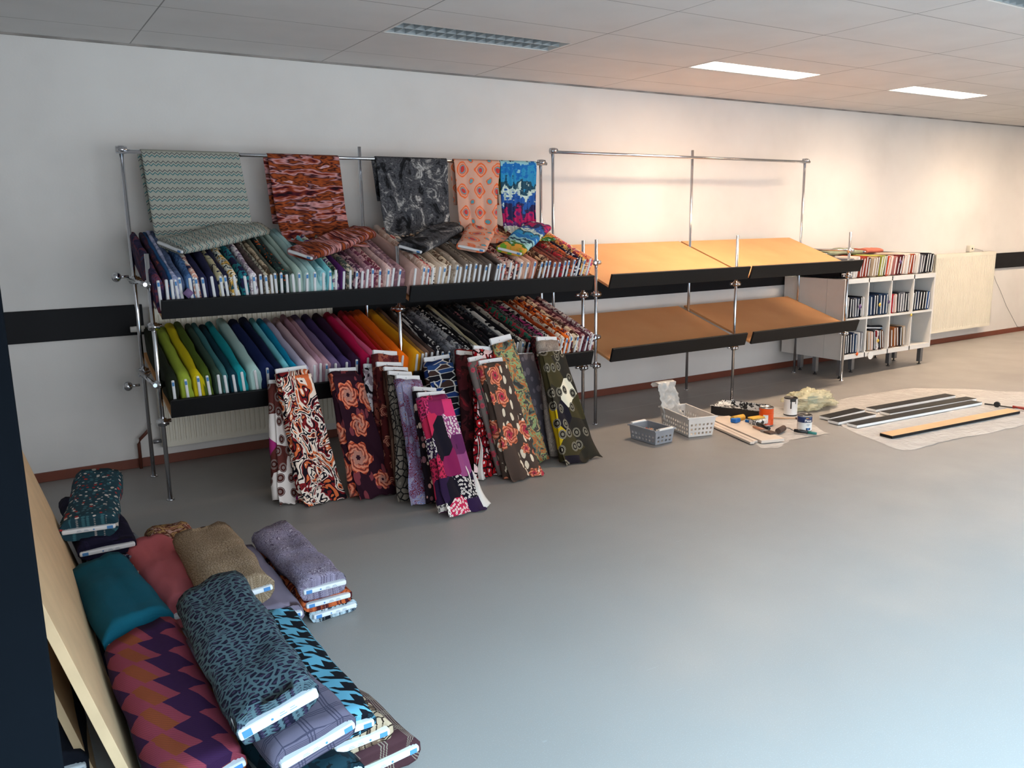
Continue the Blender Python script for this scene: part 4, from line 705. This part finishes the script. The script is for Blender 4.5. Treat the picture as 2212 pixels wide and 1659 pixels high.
# ------------------------------------------------------------------ baskets
def basket(label, c, yaw, Lx, Ly, h, fl, mat, handles, nx, ny, nz):
    t = empty('plastic_basket', label, 'basket', (c[0], c[1], .003), (0, 0, R(yaw)), 'plastic baskets on the floor'); bm = bmesh.new()
    def wall(p0, p1, q0, q1, n):
        g = [[bm.verts.new(Vector(p0).lerp(Vector(p1), i / n).lerp(Vector(q0).lerp(Vector(q1), i / n), k / nz)) for i in range(n + 1)] for k in range(nz + 1)]
        for k in range(nz):
            for i in range(n):
                if 0 < k < nz - 2 and k % 2 == 1 and i % 2 == 1 and 0 < i < n - 1: continue
                bm.faces.new((g[k][i], g[k][i + 1], g[k + 1][i + 1], g[k + 1][i]))
    B = [(-Lx / 2, -Ly / 2, 0), (Lx / 2, -Ly / 2, 0), (Lx / 2, Ly / 2, 0), (-Lx / 2, Ly / 2, 0)]; T = [(x * fl, y * (1 + (fl - 1) * .8), h) for x, y, z in B]
    for i in range(4): wall(B[i], B[(i + 1) % 4], T[i], T[(i + 1) % 4], (nx if i % 2 == 0 else ny))
    bm.faces.new([bm.verts.new(Vector(p) + Vector((0, 0, .003))) for p in B]); bmesh.ops.remove_doubles(bm, verts=bm.verts, dist=.0005)
    o = obj('basket_body', bm, mat, t); md = o.modifiers.new('wall', 'SOLIDIFY'); md.thickness = .003
    bm = bmesh.new(); w = .012
    for s in (-1, 1): box(bm, -Lx / 2 * fl - w, Lx / 2 * fl + w, s * T[2][1] - w / 2, s * T[2][1] + w / 2, h - .008, h + .003, 0, .002); box(bm, s * T[2][0] - w / 2, s * T[2][0] + w / 2, -T[2][1], T[2][1], h - .0085, h + .0035, 0, .002)
    obj('rim', bm, mat, t)
    if handles:
        for s in (-1, 1): boxo('handle', -Lx * .42, Lx * .42, s * (T[2][1] + .002) - .012, s * (T[2][1] + .002) + .012, h, h + .014, M['whitep'], t, .005)
    return t
bs = basket('small grey plastic basket with white handles on the floor', (3.985, -1.463), 2, .165, .255, .105, 1.12, M['greyp'], True, 9, 15, 7)
basket('larger white plastic basket on the floor beside the grey one', (4.40, -1.40), -14, .20, .40, .15, 1.14, M['whiteb'], False, 13, 25, 9)
for k in range(5):
    bm = bmesh.new(); a = k * 1.3; cyl(bm, (3.97 + .03 * math.cos(a), -1.46 + .07 * math.sin(a * 1.7), .055 + .004 * k), (4.0 + .03 * math.sin(a), -1.44 + .07 * math.cos(a), .065 + .004 * k), .010)
    tag(obj('fixing_part', bm, [M['steel'], M['woodh'], M['whitep'], M['steel'], M['red']][k]), 'small loose fitting lying inside the grey basket', 'fitting', 'loose fittings in the grey basket')
def bagfn(u, v):
    w = .10 - .012 * v; x = (u - .5) * 2 * w; n = noise.noise(Vector((u * 5, v * 7, 2))); n2 = noise.noise(Vector((u * 14, v * 12, 5)))
    z = .06 + .30 * v; y = -.02 * n - .012 * n2 + .05 * v
    if v > .86: q = (v - .86) / .14; z = .06 + .30 * .86 + .022 * math.sin(q * 4.2) + .012; y = .05 * .86 + .03 - .05 * math.cos(q * 4.2) * 1.0
    return Vector((4.37 + x + .05 * (1 - v) + .008 * n2, -1.235 + y, z)), (u, v)
tag(sheet(bagfn, 24, 34, M['bag'], None, 'plastic_bag', .001), 'clear crinkled plastic bag standing up out of the white basket', 'plastic bag')
def blob(name, label, c, rx, ry, h, mat, seed, amp=.35):
    bm = bmesh.new(); bmesh.ops.create_icosphere(bm, subdivisions=5, radius=1)
    for v in bm.verts:
        d = v.co.copy(); n = noise.noise(d * 2.2 + Vector((seed, 0, 0))) * amp + abs(noise.noise(d * 5 + Vector((0, seed, 0)))) * amp * .8 + noise.noise(d * 11 + Vector((0, 0, seed))) * amp * .2
        k = .82 + n; v.co = Vector((c[0] + d.x * rx * k, c[1] + d.y * ry * k, max(.004, c[2] + h * .42 + d.z * h * .62 * k)))
    return tag(obj(name, bm, mat, None, True), label, 'plastic bag')
blob('crumpled_bag', 'crumpled pale yellow plastic bag between white tin and short planks', (5.80, -1.42, 0), .27, .17, .15, M['ybag'], 4)
bm = bmesh.new(); box(bm, 5.80, 5.88, -1.45, -1.40, .03, .12, 0, .01); tag(obj('packaging', bm, plain('blue_green_pack', '#5c8c94', .5)), 'blue green packet inside the pale yellow bag', 'packet')
blob('crumpled_bag', 'clear crumpled plastic lump inside the white basket', (4.41, -1.42, .0), .075, .14, .10, M['bag'], 9)
# ------------------------------------------------------------------ paint tray, tins
t = empty('paint_tray', 'black roller tray smeared with white paint on the small sheet', 'paint tray', (5.13, -1.27, .004), (0, 0, R(24))); bm = bmesh.new(); w, l, h = .125, .20, .075
ro = [bm.verts.new((x * 1.1, y * 1.06, h)) for x, y in ((-w, -l), (w, -l), (w, l), (-w, l))]; ri = [bm.verts.new((x, y, h)) for x, y in ((-w, -l), (w, -l), (w, l), (-w, l))]
bt = [bm.verts.new(p) for p in ((-w * .92, -l * .95, 0.004), (w * .92, -l * .95, .004), (w * .92, l * .9, .055), (-w * .92, l * .9, .055))]; mid = [bm.verts.new((-w * .92, -l * .25, .006)), bm.verts.new((w * .92, -l * .25, .006))]
for i in range(4): bm.faces.new((ro[i], ro[(i + 1) % 4], ri[(i + 1) % 4], ri[i]))
bm.faces.new((bt[0], bt[1], mid[1], mid[0])); bm.faces.new((mid[0], mid[1], bt[2], bt[3])); bm.faces.new((ri[0], ri[1], bt[1], bt[0])); bm.faces.new((ri[2], ri[3], bt[3], bt[2])); bm.faces.new((ri[1], ri[2], bt[2], mid[1], bt[1])); bm.faces.new((ri[3], ri[0], bt[0], mid[0], bt[3]))
def smear():
    g = G('smeared_paint', .4, .5); g.col(g.ramp(g.noise(g.ob(), 22, 4, .6, 1.5), [(0, '#101013'), (.50, '#d8d6d2'), (.66, '#101013')])); return g.m
o = obj('tray_body', bm, smear(), t); md = o.modifiers.new('wall', 'SOLIDIFY'); md.thickness = .003
bm = bmesh.new()
for sx in (-1, 1): box(bm, sx * w * 1.06 - .004, sx * w * 1.06 + .004, -l, l, 0.0, h, 0); 
box(bm, -w, w, l * 1.0, l * 1.04, 0, h); box(bm, -w, w, -l * 1.04, -l, 0, h); obj('outer_skirt', bm, M['black'], t)
def tin(name, label, c, r, h, mats, prof_extra=()):
    t = empty(name, label, 'paint tin', (c[0], c[1], .004), group='paint tins on the plastic sheet'); bm = bmesh.new()
    lathe(bm, [(0.001, 0), (r - .002, 0), (r, .003), (r, .006), (r - .0015, .008), (r - .0015, h - .008), (r, h - .006), (r, h - .002), (r - .002, h), (r - .006, h), (r - .008, h - .006), (.001, h - .006)], 32, [1, 1, 1, 1, 0, 1, 1, 1, 1, 2, 2], (0, 0, 0))
    obj('tin_body', bm, mats, t, True); return t
O = tin('paint_tin', 'orange paint tin with open dull metal rim', (5.01, -1.64), .056, .145, [M['orange'], M['tin'], M['tin']])
for z in (.055, .09): bm = bmesh.new(); lathe(bm, [(.0548, z), (.0575, z + .003), (.0548, z + .006)], 32); obj('raised_band', bm, M['orange'], O)
def patch(name, parent, r, a0, a1, z0, z1, mat, dr=.0008, n=12):
    bm = bmesh.new(); lo = []; hi = []
    for i in range(n + 1): a = R(a0 + (a1 - a0) * i / n); lo.append(bm.verts.new(((r + dr) * math.cos(a), (r + dr) * math.sin(a), z0))); hi.append(bm.verts.new(((r + dr) * math.cos(a), (r + dr) * math.sin(a), z1)))
    for i in range(n): f = bm.faces.new((lo[i], lo[i + 1], hi[i + 1], hi[i])); f.smooth = True
    o = obj(name, bm, mat, parent); md = o.modifiers.new('t', 'SOLIDIFY'); md.thickness = .0004; return o
patch('paper_label', O, .056, 196, 236, .03, .09, M['whitep'])
Wt = tin('paint_tin', 'white paint tin with black paint drips below the rim', (5.44, -1.52), .055, .145, [M['whitep'], M['black'], M['black']])
for a, z, w in ((222, .06, 5), (262, .10, 4), (240, .118, 26)): patch('paint_drip', Wt, .0545, a - w, a + w, z, .139, M['black'])
Fx = tin('paint_tin', 'small white and navy labelled paint tin frontmost on the sheet', (5.105, -1.925), .055, .125, [M['whitep'], M['tin'], M['black']])
nvl = plain('navy_label', '#1c2f5c', .4); patch('navy_band', Fx, .0545, 150, 360, .072, .115, nvl, n=36); patch('blue_box', Fx, .0545, 232, 268, .014, .032, nvl); patch('blue_box', Fx, .0545, 240, 256, .016, .030, M['sticker'], .0014)
patch('colour_swoosh', Fx, .0545, 228, 246, .104, .109, plain('yellow_print', '#e0b040'), .0014); patch('colour_swoosh', Fx, .0545, 244, 258, .100, .106, M['red'], .0014); patch('colour_swoosh', Fx, .0545, 256, 272, .104, .109, M['sticker'], .0014)
patch('grey_text_line', Fx, .0545, 236, 262, .056, .060, M['greyprint']); patch('grey_text_line', Fx, .0545, 240, 258, .046, .050, M['greyprint'])
def wrap_text(parent, body, r, a_mid, z, size, mat):
    c = bpy.data.curves.new('text', 'FONT'); c.body = body; c.size = size; c.align_x = 'CENTER'; c.extrude = .0003; c.offset = size * .02; o = bpy.data.objects.new('text', c); COL.objects.link(o)
    dg = bpy.context.evaluated_depsgraph_get(); me = bpy.data.meshes.new_from_object(o.evaluated_get(dg)); bpy.data.objects.remove(o)
    for v in me.vertices: a = R(a_mid) + v.co.x / r; rr = r + .001 + v.co.z; v.co = Vector((rr * math.cos(a), rr * math.sin(a), z + v.co.y))
    return obj('lettering', me, mat, parent)
wrap_text(Fx, 'Flexa', .0545, 248, .078, .026, M['whitep'])
# ------------------------------------------------------------------ boards and brushes on the small sheet
wp = plain('pinkish_white_board', '#cfc0b2', .5)
t = empty('plank', 'wide pale board lying under the brushes', 'plank', (4.85, -1.30, .006), (0, 0, R(-106)), 'pale boards under the brushes'); boxo('board_panel', 0, .76, -.10, .09, 0, .022, wp, t, .002)
for k in range(2):
    t = empty('plank', ['thin pale strip beside the wide pale board, inner one', 'thin pale strip beside the wide pale board, outer one'][k], 'plank', (4.71 - .045 * k, -1.33 - .01 * k, .006), (0, 0, R(-106)), 'pale boards under the brushes'); boxo('board_panel', 0, .66, -.018, .018, 0, .016, wp, t, .002)
t = empty('paint_roller', 'blue and yellow foam roller lying on the wide pale board', 'paint roller', (4.86, -1.50, .05), (0, 0, R(10))); bm = bmesh.new(); cyl(bm, (-.06, .02, .0), (.06, .0, .0), .024); obj('foam_sleeve', bm, M['foam'], t)
boxo('blue_block', -.09, -.02, -.03, .02, -.02, .012, M['blue'], t, .006); bm = bmesh.new(); cyl(bm, (.0, -.06, -.01), (.01, -.16, -.018), .011); obj('handle', bm, M['blue'], t)
t = empty('paint_pad', 'white smeared paint pad with black grip on the pale board', 'paint pad', (4.86, -1.64, .05), (0, 0, R(-6))); boxo('foam_block', -.02, .11, -.05, .03, -.02, .02, smear(), t, .01); boxo('yellow_back', -.02, .11, -.02, .04, .02, .034, M['foam'], t, .006)
bm = bmesh.new(); cyl(bm, (.0, -.05, -.004), (-.03, -.21, -.006), .015, .012); obj('grip', bm, M['black'], t)
t = empty('paint_brush', 'flat brush with brown bristles on the pale board', 'brush', (4.76, -1.86, .036), (0, 0, R(-96))); bm = bmesh.new(); tube(bm, [(-.14, 0, .004), (-.09, 0, .004), (-.03, 0, .002)], [.008, .010, .014]); obj('handle', bm, M['woodh'], t)
boxo('ferrule', -.04, 0, -.026, .026, -.006, .006, M['steel'], t, .002); boxo('bristles', 0, .075, -.032, .032, -.007, .007, M['bristle'], t, .005)
t = empty('paint_roller', 'black paint roller with teal handle tip on the sheet edge', 'paint roller', (4.93, -1.88, .026), (0, 0, R(20))); bm = bmesh.new(); cyl(bm, (-.07, .02, 0), (.05, .02, 0), .022); obj('roller_sleeve', bm, M['bristle'], t)
bm = bmesh.new(); tube(bm, [(.05, .02, 0), (.07, .02, 0), (.07, -.02, 0), (.03, -.05, 0), (.02, -.08, 0)], .004); obj('wire_frame', bm, M['steel'], t)
bm = bmesh.new(); tube(bm, [(.02, -.07, 0), (.025, -.1, 0), (.03, -.17, -.002)], [.012, .015, .013]); obj('handle', bm, M['black'], t); bm = bmesh.new(); tube(bm, [(.03, -.17, -.002), (.045, -.23, -.006)], [.012, .010]); obj('handle_tip', bm, M['teal'], t)
t = empty('paint_brush', 'long handled brush lying between the orange and white tins', 'brush', (5.28, -1.60, .012), (0, 0, R(-40))); bm = bmesh.new(); tube(bm, [(-.10, 0, 0), (.02, 0, 0), (.08, 0, 0)], [.005, .007, .006]); obj('handle', bm, M['skin'], t); boxo('bristles', .08, .15, -.015, .015, -.006, .006, M['bristle'], t, .003)
# ------------------------------------------------------------------ loose cloth corners that hang from piled bolts
def corner(parent_label, pts, kind, cols, sc):
    p = next(o for o in bpy.data.objects if o.get('label') == parent_label); inv = p.matrix_world.inverted(); a, b, c, d = [Vector(q) for q in pts]
    m = p.children[0].data.materials[0]
    def fn(u, v):
        q = a.lerp(b, u).lerp(d.lerp(c, u), v); q = q + Vector((.008 * math.sin(u * 9), 0, .010 * math.sin(u * 7 + v * 4)))
        return inv @ q, (v * .3, u * .3)
    sheet(fn, 14, 14, m, p, 'loose_corner')
